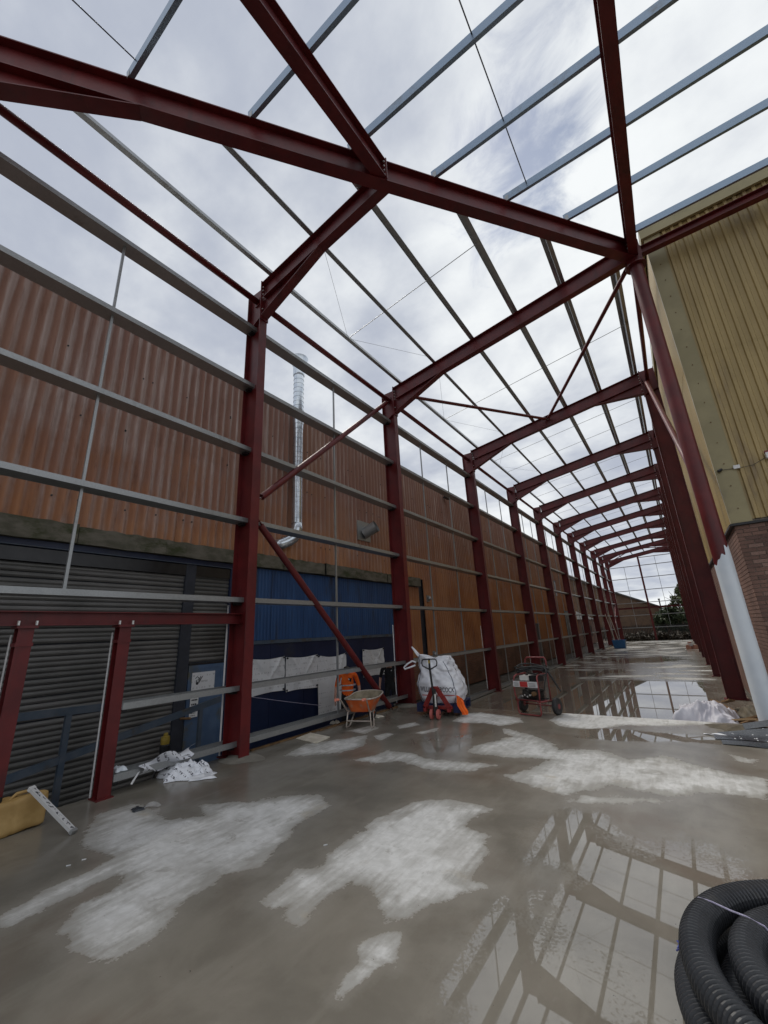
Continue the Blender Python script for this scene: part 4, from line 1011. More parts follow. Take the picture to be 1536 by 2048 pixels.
# ------------------------------------------------------------------ loaded pallet, bag, pallet truck
RZP = math.radians(9)
pc = Vector((1.30,-1.13,0)) + Vector((-math.sin(RZP), math.cos(RZP), 0))*.48      # pallet centre
PW_ = .50
t = thing('pallet', (pc.x,pc.y,0), 'dark blue wooden pallet lifted on the truck under the white bag', 'pallet', rz=RZP, absolute=False)
for i in range(7):
    x = -.50+i*.147; MB().box(x, x+.12, -.48, .48, .222, .244).build('deck_board', M['palletblue'], t)
for yy in (-.48, -.05, .38): MB().box(-.50, .50, yy, yy+.10, .198, .220).build('stringer', M['palletblue'], t)
for x in (-.50, -.06, .36):
    for yy in (-.48, -.05, .38): MB().box(x, x+.14, yy, yy+.10, .095, .196).build('block', M['palletblue'], t)
for x in (-.50, -.06, .36): MB().box(x, x+.14, -.48, .48, .07, .093).build('skid', M['palletblue'], t)

def bag_pt(u, v):
    """u around 0..1 (0 = +x), v up 0..1 ; local to the pallet, base at z .246"""
    a = 2*math.pi*u
    belly = .43+.07*math.sin(math.pi*min(1, v/.62)**.9) if v < .62 else .43-.10*((v-.62)/.38)
    n = 3.2; ca, sa = math.cos(a), math.sin(a)
    r = belly/((abs(ca)**n+abs(sa)**n)**(1/n))
    x, y = r*ca*1.06, r*sa*.98
    z = .246+.98*v
    z += .06*v*v*math.sin(2*a+.6)-.10*v*v*max(0,(x-.05)/.4)
    wr = .020*math.exp(-((v-.60-.05*math.sin(3*a))/.05)**2)*math.sin(14*a+9*v)-.022*math.exp(-((v-.70+.04*math.sin(2*a+1))/.035)**2)+.014*math.sin(21*v+3*math.sin(2*a)+2.3*a)*(.3+.7*v)+.010*math.sin(9*a+14*v)+.006*math.sin(37*v-5*a)
    wr += .030*(.25+.75*v)*(MN.noise(Vector((ca*2.2,sa*2.2,v*5.5)))+.6*(1-2*abs(MN.noise(Vector((ca*3.5+4,sa*3.5,v*9.)))))-.3)
    x += wr*ca-.13*v*v; y += wr*sa
    if v > .75 : x *= 1+.05*math.sin(7*a); y *= 1+.06*math.sin(6*a)
    return Vector((x, y, z))
t = thing('bulk_bag', (pc.x,pc.y,.246), 'full white woven bulk bag with black lettering standing on the blue pallet', 'bag', rz=RZP, absolute=False)
off = Vector((0,0,.246))
m = MB(); nu, nv = 96, 60
m.grid(lambda u, v: bag_pt(u, v)-off, nu, nv)
c0 = len(m.v); m.v.append(tuple(bag_pt(0,0)*0+Vector((0,0,.0)))); 
for i in range(nu): m.f.append((i, i+1, c0)); m.m.append(0)
# gathered closed top
def topfn(u, v):
    e = bag_pt(u, 1.0)-off; c = Vector((-.14,.0,.93)); q = e*(1-v)+c*v
    return q+Vector((0,0,.03*math.sin(13*u*6.28+4*v)*(1-v)*v*3))
m.grid(topfn, nu, 8); o = m.build('sack', M['bag'], t, smooth=True)
# seams
for ua in (.875,.625):
    MB().tube([bag_pt(ua, v/30)*1.0-off+Vector((math.cos(ua*6.283),math.sin(ua*6.283),0))*.004 for v in range(31)], .007, 6).build('seam', M['navy'], t)
# lifting loops
def loop(pts, name='lifting_loop'):
    MB().tube(pts, .02, 8).build(name, M['bag'], t, smooth=True)
loop([(-.52,-.30,.86),(-.60,-.33,.90),(-.72,-.35,.84),(-.82,-.36,.76),(-.80,-.36,.72),(-.66,-.34,.76),(-.54,-.30,.80)])
loop([(-.40,-.22,.92),(-.50,-.26,1.04),(-.60,-.28,1.20),(-.62,-.28,1.22),(-.57,-.26,1.17),(-.44,-.20,1.0),(-.36,-.18,.92)])
loop([(.22,-.22,.80),(.30,-.25,.88),(.38,-.22,.86),(.36,-.16,.76)])
def text_mesh(body, size, bold=0.0):
    cu = bpy.data.curves.new('txt', 'FONT'); cu.body = body; cu.size = size; cu.align_x = 'CENTER'; cu.offset = bold
    ob = bpy.data.objects.new('txt', cu); COL.objects.link(ob)
    dg = bpy.context.evaluated_depsgraph_get(); me = bpy.data.meshes.new_from_object(ob.evaluated_get(dg))
    bpy.data.objects.remove(ob); return me
def front_uv(xx, zz):
    """bag front (-y side) at width xx, height v"""
    lo, hi = .52, .98
    for _ in range(22):
        mid = (lo+hi)/2
        if bag_pt(mid, zz).x < xx: lo = mid
        else: hi = mid
    q = bag_pt((lo+hi)/2, zz)-off; q.y -= .006; return q
def print_on_bag(body, size, v0, sx, mat, name, cx=0.):
    me = text_mesh(body, size, .002); b = bmesh.new(); b.from_mesh(me)
    bmesh.ops.subdivide_edges(b, edges=[e for e in b.edges if e.calc_length() > .03], cuts=1)
    bmesh.ops.triangulate(b, faces=b.faces)
    for v in b.verts: v.co = front_uv(cx+v.co.x*sx, v0+v.co.y/.98)
    b.to_mesh(me); b.free(); me.materials.clear(); me.materials.append(mat)
    return link(name, me, t)
print_on_bag('WILLIAM HERCOCK', .15, .25, .60, M['blackprint'], 'lettering', .0)
def strip_on_bag(x0, x1, v0, h, mat, name):
    m = MB(); m.grid(lambda u, w: front_uv(x0+(x1-x0)*u, v0+h*w), 10, 1); m.build(name, mat, t)
strip_on_bag(-.36, -.10, .165, .018, M['redprint'], 'red_line'); strip_on_bag(.14, .40, .165, .018, M['redprint'], 'red_line')
print_on_bag('LTD', .05, .155, .8, M['redprint'], 'lettering', .02)

pt = Vector((1.43,-1.50,0))
t = thing('pallet_truck', pt, 'red hand pallet truck with tall black loop handle before the white bag', 'pallet truck', rz=RZP, absolute=False)
for x in (-.17, .17):
    MB().box(x-.075, x+.075, .28, 1.35, .145, .19).build('fork', M['truckred'], t)
    MB().lathe((x-.04,1.18,.075), [(.04,0),(.045,.01),(.045,.07),(.04,.08)], 14, 'x').build('fork_roller', M['wheelred'], t, smooth=False)
    MB().box(x-.03, x+.03, 1.12, 1.24, .075, .145).build('roller_bracket', M['truckred'], t)
m = MB().add([(-.30,.20,.17),(.30,.20,.17),(.30,.30,.17),(-.30,.30,.17),(-.30,.20,.225),(.30,.20,.225),(.30,.30,.225),(-.30,.30,.225)],
             [(0,3,2,1),(4,5,6,7),(0,1,5,4),(1,2,6,5),(2,3,7,6),(3,0,4,7)]); m.build('fork_beam', M['truckred'], t)
for s_ in (-1, 1):
    MB().bar((s_*.28,.16,.21), (s_*.045,.10,.60), .10, .025, (0,1,0)).build('side_plate', M['truckred'], t)
    MB().box(s_*.30-.06 if s_ > 0 else -.30, .30 if s_ > 0 else -.24, .10, .20, .13, .20).build('shoe', M['truckred'], t)
MB().box(-.07, .07, .06, .14, .58, .64).build('head_plate', M['truckred'], t)
MB().lathe((0,.06,0), [(.05,.16),(.05,.44),(.035,.45),(.035,.60)], 16).build('pump', M['blacksteel'], t)
MB().lathe((.03,.0,0), [(.022,.25),(.022,.50)], 10).build('piston', M['zincbolt'], t)
for x in (-.075, .075):
    MB().lathe((x-.028,0,.10), [(.085,0),(.10,.008),(.10,.048),(.085,.056)], 22, 'x').build('steer_wheel', M['wheelred'], t)
MB().tube([(-.12,0,.10),(.12,0,.10)], .015, 8).build('axle', M['blacksteel'], t)
MB().tube([(0,.0,.12),(0,0,.30)], .03, 8).build('steer_yoke', M['blacksteel'], t)
MB().tube([(0,.02,.30),(-.012,-.01,.62),(-.03,-.03,1.02)], .024, 12).build('drawbar', M['blacksteel'], t)
hx = -.03
lp = [(hx,-.03,1.0),(hx-.07,-.032,1.03),(hx-.165,-.034,1.08),(hx-.178,-.035,1.14),(hx-.165,-.036,1.19),(hx-.13,-.036,1.215),(hx+.13,-.036,1.215),(hx+.165,-.036,1.19),(hx+.178,-.035,1.14),(hx+.165,-.034,1.08),(hx+.07,-.032,1.03),(hx,-.03,1.0)]
MB().tube(lp, .014, 10).build('handle_loop', M['blacksteel'], t, smooth=True)
MB().box(hx-.02, hx+.02, -.05, -.02, 1.02, 1.20).build('release_lever', M['blacksteel'], t)
MB().box(hx-.022, hx+.022, -.056, -.051, 1.13, 1.19).build('yellow_label', M['yellowtool'], t)

def cloth_blob(cx, cy, z0, sx, sy, h, seed, nu=30, nv=30, peak=.5, rz=0., rough=1., dipy=0.):
    """crumpled sheet or sack: closed thin shape from noise folds; returns MB (top surface + skirt)"""
    r = np.random.default_rng(seed); ph = r.random(12)*6.28; fr = 2+r.random(12)*7
    def fn(u, v):
        x, y = (u-.5)*2, (v-.5)*2
        edge = 1+.16*math.sin(3*math.atan2(y,x)+ph[0])+.10*math.sin(5*math.atan2(y,x)+ph[1])+.05*math.sin(9*math.atan2(y,x)+ph[2])
        d = min(1., math.hypot(x,y)) if abs(x)+abs(y) > 0 else 0
        f = max(0., 1-max(abs(x),abs(y))**2.4)
        fold = sum(math.sin(fr[i]*(x*math.cos(ph[i])+y*math.sin(ph[i]))+ph[i+3]) for i in range(6))/6
        ridge = .5*(1-abs(MN.noise(Vector((x*1.6+seed,y*1.6,seed*.3))))*2.2)+.3*(1-abs(MN.noise(Vector((x*3.6,y*3.6+seed,2.)))*2.2))+.2*(1-abs(MN.noise(Vector((x*8,y*8,seed*.7)))*2.2))
        z = z0+h*f**.6*(.45+.35*fold*rough+.5*ridge*rough)+.006
        X, Y = x*sx*edge, y*sy*edge
        return Vector((cx+X*math.cos(rz)-Y*math.sin(rz), cy+X*math.sin(rz)+Y*math.cos(rz), max(z, z0+.004)))
    m = MB(); m.grid(fn, nu, nv); return m
t = thing('hi_vis_jacket', (2.0,-.70,.02), 'orange hi-vis jacket hanging down beside the pallet', 'jacket')
jc_ = Matrix.Rotation(RZP, 3, 'Z') @ Vector((.52,-.47,0)); jb = Vector((pc.x+jc_.x, pc.y+jc_.y, 0))
t.location = (jb.x, jb.y, .05); t.matrix_world = Matrix.Translation((jb.x, jb.y, .05))
def jfn(u, v):
    a = 6.283*u; w = (.075+.03*math.sin(3.1*v))*(1+.18*math.sin(3*a+5*v)); xx = .09*(1-v)
    return Vector((jb.x+xx+w*.8*math.cos(a)+.012*math.sin(9*v), jb.y+w*.6*math.sin(a)+.012*math.sin(7*a+6*v), .045+.33*v*(1-.14*math.cos(a))))
MB().grid(jfn, 28, 16).build('cloth', M['hivis'], t, smooth=True)

# ------------------------------------------------------------------ wheelbarrow
gL, gR = on_z(676,1414,.60), on_z(733,1413,.60)
lL, lR = on_z(700,1461,0), on_z(738,1452,0)
bx = (gR-gL); ang = math.atan2(bx.y, bx.x)
bc = (lL+lR)/2
t = thing('wheelbarrow', (bc.x,bc.y,0), 'orange wheelbarrow crusted with mortar standing by the side rails', 'wheelbarrow', rz=ang-.10, absolute=False)
# local: x across, +y forward (wheel), handles towards -y
def pan(u, v):
    a = 6.283*u; n = 4.; ca, sa = math.cos(a), math.sin(a); r = 1/((abs(ca)**n+abs(sa)**n)**(1/n))
    fx, fy = (.22+.12*v), (.24+.20*v)
    x, y = r*ca*fx, r*sa*fy + .22 + .10*v
    return Vector((x, y, .30+.25*v+(.06*v if sa > 0 else .0)*max(0,sa)))
m = MB(); m.grid(pan, 48, 10); c0 = len(m.v); m.v.append((0,.22,.30))
for i in range(48): m.f.append((i+1, i, c0)); m.m.append(0)
m.build('pan', M['barrow'], t, smooth=True)
def pin(u, v): q = pan(u, v); c = Vector((0,.27,q.z)); return c+(q-c)*.965+Vector((0,0,.004))
m = MB(); m.grid(pin, 48, 10); c0 = len(m.v); m.v.append((0,.22,.312))
for i in range(48): m.f.append((i, i+1, c0)); m.m.append(0)
m.build('pan_lining', M['mortar'], t, smooth=True)
MB().tube([pan(i/48,1.) for i in range(48)], .015, 8, closed=True).build('rim', M['paleframe'], t, smooth=True)
for s_ in (-1, 1):
    MB().tube([(s_*.29,-.50,.60),(s_*.28,-.30,.57),(s_*.24,-.05,.32),(s_*.20,.20,.275),(s_*.10,.62,.23),(s_*.06,.78,.19)], .016, 8).build('handle_tube', M['paleframe'], t, smooth=True)
    MB().tube([(s_*.29,-.52,.602),(s_*.285,-.38,.585)], .026, 10).build('grip', M['grip'], t)
    MB().tube([(s_*.24,-.02,.315),(s_*.27,-.05,.03),(s_*.27,-.03,.015),(s_*.27,.10,.015),(s_*.26,.14,.04),(s_*.20,.28,.275)], .015, 8).build('leg', M['paleframe'], t, smooth=True)
MB().tube([(-.26,-.05,.14),(.26,-.05,.14)], .012, 8).build('leg_brace', M['paleframe'], t)
wh_ = MB().lathe((-.04,.78,.19), [(.10,0),(.165,.0),(.19,.02),(.19,.06),(.165,.08),(.10,.08)], 26, 'x').build('wheel', M['rubber'], t)
MB().lathe((-.045,.78,.19), [(.02,0),(.098,.01),(.098,.08),(.02,.09)], 18, 'x').build('hub', M['barrow'], wh_)

# ------------------------------------------------------------------ pressure washer
t = thing('pressure_washer', (3.20,-.33,0), 'petrol pressure washer on a red tube trolley with hose coiled on top', 'pressure washer', rz=math.radians(-14), absolute=False)
def rt(path, name='frame_tube', r=.016, mt='washred'): MB().tube(path, r, 8).build(name, M[mt], t, smooth=True)
def rect_loop(x0, x1, y, z0, z1, c=.06):
    P = []
    for (cx_, cz_, a0) in ((x1-c,z1-c,0),(x0+c,z1-c,90),(x0+c,z0+c,180),(x1-c,z0+c,270)):
        for k in range(5):
            a = math.radians(a0+22.5*k); P.append((cx_+c*math.cos(a), y, cz_+c*math.sin(a)))
    return P
MB().tube(rect_loop(-.26,.26,-.20,.025,.30), .016, 8, closed=True).build('stand_loop', M['washred'], t, smooth=True)
for s_ in (-1, 1):
    rt([(s_*.26,-.20,.28),(s_*.285,-.22,.42),(s_*.285,-.22,.66),(s_*.27,-.20,.76),(s_*.25,-.12,.80),(s_*.24,.02,.80)])
    rt([(s_*.28,-.20,.29),(s_*.28,.30,.26)]); rt([(s_*.27,.24,.24),(s_*.265,.26,.80),(s_*.26,.30,.95)])
    rt([(s_*.24,.02,.80),(s_*.26,.26,.80)])
    wh_ = MB().lathe((s_*.40-.045,.22,.165), [(.10,0),(.145,0),(.165,.018),(.165,.072),(.145,.09),(.10,.09)], 26, 'x').build('wheel', M['rubber'], t)
    MB().lathe((s_*.40-.05,.22,.165), [(.02,0),(.098,.012),(.098,.088),(.02,.10)], 18, 'x').build('rim', M['washred'], wh_)
rt([(-.40,.22,.165),(.40,.22,.165)], 'axle', .014)
rt([(-.26,.29,.93),(-.25,.31,1.08),(-.21,.32,1.125),(.21,.32,1.125),(.25,.31,1.08),(.26,.29,.93)], 'push_handle')
for z in (.30, .29): rt([(-.28,-.20 if z > .295 else .05,z),(.28,-.20 if z > .295 else .05,z)])
MB().box(-.24, .24, -.15, .22, .295, .315).build('base_tray', M['blacksteel'], t)
MB().box(-.17, .16, -.10, .18, .317, .50).build('engine_block', M['engine'], t)
for i in range(6): MB().box(-.19, .18, -.11, .19, .34+i*.026, .346+i*.026).build('cooling_fin', M['engine'], t)
MB().lathe((-.05,-.13,.42), [(.03,-.05),(.085,-.045),(.085,.02)], 18, 'y').build('pump_head', M['engine'], t)
MB().lathe((.12,-.12,.43), [(.02,-.06),(.045,-.055),(.045,.02)], 14, 'y').build('brass_fitting', M['oldtimber'], t)
for i in range(4): MB().lathe((-.14+.06*i,-.16,.37+.03*(i%2)), [(.012,-.03),(.018,-.02),(.018,.03)], 8, 'y').build('valve', M['zincbolt'], t)
MB().box(-.20, .02, -.10, .14, .68, .775).build('fuel_tank', M['whitetank'], t)
MB().lathe((-.09,.02,0), [(.03,.775),(.03,.80)], 12).build('fuel_cap', M['blacksteel'], t)
MB().box(.03, .22, -.10, .16, .66, .785).build('air_filter', M['blacksteel'], t)
for s_ in (-.15,.15): MB().box(s_-.02, s_+.02, .0, .04, .50, .68).build('tank_bracket', M['blacksteel'], t)
MB().box(-.285, .285, -.245, -.240, .565, .68).build('name_plate', M['lens'], t)
MB().box(-.12, .06, -.249, -.246, .57, .675).build('red_badge', M['redprint'], t)
pl = MB()
for i in range(3):
    pl.box(-.265, -.15, -.2485, -.2462, .585+i*.026, .592+i*.026); pl.box(.09, .24, -.2485, -.2462, .585+i*.026, .592+i*.026)
pl.build('plate_print', M['blackprint'], t)
hp = []
for i in range(150):
    a = i/150*6.283*5.0; w = math.sin(i*.37)*.02
    hp.append((.36*math.cos(a)+w, .10+.23*math.sin(a)+w, .87+.05*math.sin(a*.73+.5)+.035*math.sin(a*1.9)+.0003*i))
MB().tube(hp, .014, 8).build('coiled_hose', M['rubber'], t, smooth=True)
hp2 = [(.33,.02,.90),(.40,-.02,.92),(.43,-.06,.84),(.36,-.08,.62),(.30,-.02,.50),(.20,.02,.45)]
MB().tube(hp2, .012, 8).build('hose_tail', M['rubber'], t, smooth=True)
MB().tube([(.36,.0,.92),(.44,.02,.84),(.58,.05,.56),(.62,.06,.48)], [.016,.022,.018,.014], 10).build('lance', M['blacksteel'], t)

# ------------------------------------------------------------------ people behind the rails (standing on the yard level)
def capsule_body(joints, bones, mats_of_bone, name, parent, mats, sub=2):
    me = bpy.data.meshes.new(name); names = list(joints); idx = {n: i for i, n in enumerate(names)}
    me.from_pydata([joints[n][0] for n in names], [(idx[a], idx[b]) for a, b in bones], [])
    ob = bpy.data.objects.new(name, me); COL.objects.link(ob)
    sk = ob.modifiers.new('skin', 'SKIN'); sk.use_smooth_shade = True; sk.branch_smoothing = .3
    for n in names:
        d = me.skin_vertices[0].data[idx[n]]; r = joints[n][1]; d.radius = r if isinstance(r, tuple) else (r, r); d.use_root = (n == 'pelvis')
    ss = ob.modifiers.new('sub', 'SUBSURF'); ss.levels = sub; ss.render_levels = sub
    dg = bpy.context.evaluated_depsgraph_get(); new = bpy.data.meshes.new_from_object(ob.evaluated_get(dg))
    bpy.data.objects.remove(ob)
    new.materials.clear()
    for m_ in mats: new.materials.append(m_)
    B = [(Vector(joints[a][0]), Vector(joints[b][0]), mi) for (a, b), mi in zip(bones, mats_of_bone)]
    for p_ in new.polygons:
        c = p_.center; best = (1e9, 0)
        for a, b, mi in B:
            e = b-a; tt = max(0, min(1, (c-a).dot(e)/max(e.length_squared,1e-9))); dd = (c-(a+e*tt)).length
            if dd < best[0]: best = (dd, mi)
        p_.material_index = best[1]; p_.use_smooth = True
    return link(name, new, parent)
def person(loc, rz, label, shirt, hivis, lean=0., headdrop=0., seed=0):
    t = thing('person', loc, label, 'person', rz=rz, absolute=False)
    ly = -lean                                          # faces local -y
    J = {'pelvis': ((0,0,.93), (.175,.13)), 'waist': ((0,ly*.25,1.08), (.17,.125)), 'chest': ((0,ly*.6,1.27), (.195,.14)), 'neckb': ((0,ly*.9,1.44), (.10,.085)),
         'neck': ((0,ly*1.0-.01-headdrop*.3,1.50-headdrop*.15), .058), 'skull': ((0,ly*1.15-.03-headdrop,1.60-headdrop*.55), (.078,.09)), 'crown': ((0,ly*1.2-.03-headdrop*1.5,1.69-headdrop), (.07,.082))}
    bones = [('pelvis','waist'),('waist','chest'),('chest','neckb'),('neckb','neck'),('neck','skull'),('skull','crown')]; mo = [0,0,0,0,2,2]
    for s_, n in ((-1,'l'),(1,'r')):
        J['sho'+n] = ((s_*.195,ly*.85,1.40), .068); J['elb'+n] = ((s_*.285,ly*.5+.05,1.13), .045); J['wri'+n] = ((s_*.30,ly*.5-.10,.90), .030)
        J['pal'+n] = ((s_*.30,ly*.5-.13,.83), (.022,.04))
        J['hip'+n] = ((s_*.095,0,.86), .088); J['kne'+n] = ((s_*.11,-.02,.48), .062); J['ank'+n] = ((s_*.12,.02,.09), .042); J['toe'+n] = ((s_*.14,-.17,.04), (.042,.034))
        bones += [('neckb','sho'+n),('sho'+n,'elb'+n),('elb'+n,'wri'+n),('wri'+n,'pal'+n),('pelvis','hip'+n),('hip'+n,'kne'+n),('kne'+n,'ank'+n),('ank'+n,'toe'+n)]
        mo += [0,0,2,2,1,1,1,3]
        for f in range(4):
            bx_ = s_*.30+(f-1.5)*.0; by = ly*.5-.145+(f-1.5)*.019
            J[f'f{f}{n}'] = ((bx_+s_*.003,by,.775-.008*abs(f-1.3)), .0085); J[f'g{f}{n}'] = ((bx_-s_*.012,by-.012,.735-.01*abs(f-1.3)), .0075)
            bones += [('pal'+n,f'f{f}{n}'),(f'f{f}{n}',f'g{f}{n}')]; mo += [2,2]
        J['th'+n] = ((s_*.295-s_*.02,ly*.5-.18,.80), .010); J['ti'+n] = ((s_*.285-s_*.02,ly*.5-.20,.765), .008)
        bones += [('pal'+n,'th'+n),('th'+n,'ti'+n)]; mo += [2,2]
    mats = [M['hivis'] if hivis else M['darkcloth'], M['darkcloth'], M['skin'], M['rubber']]
    body = capsule_body(J, bones, mo, 'body', t, mats)
    hc = Vector(J['crown'][0]); hs0 = Vector(J['skull'][0])
    def hairfn(u, v):
        a = 6.283*u; ph = v*1.75; d = Vector((math.sin(ph)*math.cos(a), math.sin(ph)*math.sin(a), math.cos(ph)))
        if d.y < -.35 and d.z < .45: d.z = max(d.z, .45)
        return hc+Vector((d.x*.088, d.y*.102+.012, d.z*.085-.01))
    MB().grid(hairfn, 24, 10).build('hair', M['hair'], t, smooth=True)
    f0 = hs0+Vector((0,-.088,0))
    MB().add([f0+Vector((-.012,.0,.03)), f0+Vector((.012,0,.03)), f0+Vector((.017,0,-.015)), f0+Vector((-.017,0,-.015)), f0+Vector((0,-.026,-.012))], [(0,1,4),(1,2,4),(2,3,4),(3,0,4)]).build('nose', M['skin'], t)
    for s_ in (-1,1):
        MB().lathe(f0+Vector((s_*.032,.004,.03)), [(.010,-.006),(.010,.004)], 8, 'y').build('eye', M['blackprint'], t)
        MB().lathe(hs0+Vector((s_*.082,.0,.01)), [(.028,-.01),(.024,.012)], 10, 'x').build('ear', M['skin'], t)
    MB().box(f0.x-.024, f0.x+.024, f0.y-.004, f0.y+.01, f0.z-.048, f0.z-.040).build('mouth', M['washred'], t)
    if hivis:
        for zb_ in (1.03, 1.15):
            MB().grid(lambda u, v: Vector(((.196+.012*(zb_-1.02)*8)*math.cos(6.283*u), ly*(zb_-.93)*1.3+(.152+.006*(zb_-1.0)*8)*math.sin(6.283*u), zb_+.028*v)), 28, 1).build('reflective_band', M['reflective'], t, smooth=True)
        MB().add([(.03,ly*.75-.160,1.35),(.11,ly*.75-.150,1.32),(.10,ly*.6-.168,1.25),(.08,ly*.55-.172,1.24)], [(0,1,2,3)]).build('dark_chest_patch', M['darkcloth'], t)
        MB().lathe((.045,ly*.65-.166,1.31), [(.018,-.003),(.018,0)], 8, 'y').build('badge', M['reflective'], t)
    else:
        MB().lathe((.07,ly*.7-.140,1.33), [(.014,-.004),(.014,0)], 8, 'y').build('badge', M['reflective'], t)
    return t
person((-1.0,-1.50,DROP-.03), math.radians(38), 'person in an orange hi-vis shirt with grey bands standing behind the rail', 'hivis', True, lean=.12, headdrop=.14)
person((-1.30,.80,DROP-.07), math.radians(30), 'person in black clothes standing in shade beside the second column', 'dark', False, lean=.08, headdrop=.17)

# ------------------------------------------------------------------ clutter at the left
t = thing('jerry_can', (-.05,-8.0,0), 'dirty yellow plastic can lying at the left edge', 'can')
jl = MB()
def jc(u, v):
    a = 6.283*u; n = 9.; ca, sa = math.cos(a), math.sin(a); r = 1/((abs(ca)**n+abs(sa)**n)**(1/n))
    w = min(1.0, .90+1.6*v, .90+1.6*(1-v)); dent = .012*math.sin(7*v+2)*math.sin(2*a)-.010*math.exp(-((v-.5)/.03)**2)*abs(sa)
    return Vector((-.02+r*sa*(.09*w+dent), -8.12+(v-.5)*.56, .168+r*ca*(.16*w+dent)+.016*(v-.5)*ca))
jl.grid(jc, 40, 24)
for vv in (0, 24): jl.f.append(tuple(vv*41+i for i in range(40))); jl.m.append(0)
jl.build('body', M['yellowfoam'], t, smooth=True)
MB().lathe((-.02,-8.25,.31), [(.035,0),(.035,.05),(.02,.055)], 14).build('cap', M['blacksteel'], t)
MB().tube([(-.02,-8.16,.31),(-.02,-8.10,.36),(-.02,-7.98,.36),(-.02,-7.92,.31)], .016, 8).build('carry_handle', M['yellowfoam'], t)
s0 = on_z(148,1664,.02); s1 = on_x(62,1576,.10)
t = thing('levelling_staff', s0, 'white levelling staff with black marks leaning on the yellow can', 'staff', absolute=False)
d = (s1-s0); L_ = d.length
MB().box(0, L_, -.028, .028, -.016, .016).build('staff', M['staff'], t)
MB().box(-.004, .03, -.031, .031, -.019, .019).build('foot', M['galv'], t); MB().box(L_-.03, L_+.004, -.031, .031, -.019, .019).build('cap', M['lens'], t)
t.rotation_euler = d.to_track_quat('X', 'Z').to_euler()
t = thing('plastic_film', (-.28,-6.45,.27), 'crumpled white film with black print draped over the low rail', 'plastic film')
f1 = MB(); A = on_x(283,1532,-.12); B_ = on_x(388,1490,-.14)
def f1fn(u, v):
    c = A.lerp(B_, u); w = (.05+.14*math.sin(math.pi*min(1,u*.9+.12)))
    return Vector((c.x-.02+.06*math.sin(9*u+4*v)+.05*(v-.5), c.y+.03*math.sin(14*u+6*v), c.z-w*(1-v)+.03*math.sin(11*u+3*v)+.10*max(0,u-.8)*5*v*.5+.05*math.sin(5*u)))
f1.grid(f1fn, 44, 16).build('film', M['printfilm'], t, smooth=True)
P1 = on_z(372,1552,0)
t = thing('plastic_film', (P1.x,P1.y,0), 'crumpled white film with black print lying on the floor by the nearest column', 'plastic film')
cloth_blob(P1.x, P1.y, 0, .30, .17, .20, 11, 40, 30, rz=math.radians(65)).build('film', M['printfilm'], t, smooth=True)
t = thing('clear_film', (P1.x+.2,P1.y,0), 'clear wet film scrap on the floor in front of the white film', 'plastic film')
cloth_blob(P1.x+.28, P1.y+.05, 0, .18, .12, .04, 5, 24, 18, rz=1.0).build('film', M['whiteplastic'], t, smooth=True)
pb = on_x(666/2.743,1000+1490/2.743,-.5)
t = thing('blue_scrap', (pb.x,pb.y,.16), 'small pale blue plastic scrap by the low rail', 'plastic scrap')
cloth_blob(-.32, -6.98, .245, .10, .06, .07, 21, 16, 12).build('film', M['wrapwhite'], t, smooth=True)
a, b_ = on_x(720/2.743,1000+1560/2.743,-.10), on_x(770/2.743,1000+1480/2.743,-.20)
t = thing('white_batten', a, 'thin white batten leaning under the low rail', 'batten')
MB().bar(a, b_, .02, .012).build('strip', M['whitestrip'], t)
pg = on_z(300,1613,.03)
t = thing('foil_scrap', (pg.x,pg.y,0), 'bent shiny metal scrap lying alone on the concrete', 'scrap')
o = MB(); o.grid(lambda u, v: Vector((pg.x-.10+.19*u*.7+.03*v, pg.y-.06+.14*u+.02*v, .005+.045*math.sin(3.14*u)*(.4+.6*v)+.02*v)), 14, 5); o.build('strip', M['foil'], t, smooth=True)
cloth_blob(pg.x-.12, pg.y-.08, 0, .07, .05, .03, 9, 14, 10).build('grey_film', M['darkfilm'], t, smooth=True)
for u, v, lab in ((137,1731,'tiny white chip on the concrete, nearer the left edge'),(168,1719,'tiny white chip on the concrete, beyond the other chip'),(651,1690,'tiny white chip on the bare wet concrete between the pale patches')):
    q = on_z(u, v, .004)
    t = thing('white_chip', (q.x,q.y,0), lab, 'chip'); MB().bar((q.x-.012,q.y-.012,.004), (q.x+.012,q.y+.012,.006), .008, .006).build('chip', M['whitestrip'], t)
p = on_x(331,1478,-1.75)
t = thing('site_device', (p.x,p.y,DROP-.075), 'yellow and black device on a stand before the roller shutter', 'device')
MB().lathe((p.x,p.y,p.z), [(.07,-.08),(.075,-.02),(.07,.04),(.035,.05),(.035,.09),(.02,.10)], 16).build('head', M['yellowtool'], t)
MB().lathe((p.x,p.y,p.z), [(.08,-.22),(.085,-.10),(.07,-.082)], 16).build('base', M['blacksteel'], t)
for k in range(3):
    a = k*2.094; MB().tube([(p.x,p.y,p.z-.22),(p.x+.22*math.cos(a),p.y+.22*math.sin(a),DROP-.075)], .02, 6).build('leg', M['blacksteel'], t)
p = on_z(366,1531,.0)
t = thing('timber_offcut', (-.20,-6.05,0), 'round yellowish timber offcut behind the white film', 'timber')
MB().lathe((-.25,-6.02,.045), [(.05,-.06),(.05,.06)], 14, 'x').build('offcut', M['oldtimber'], t)
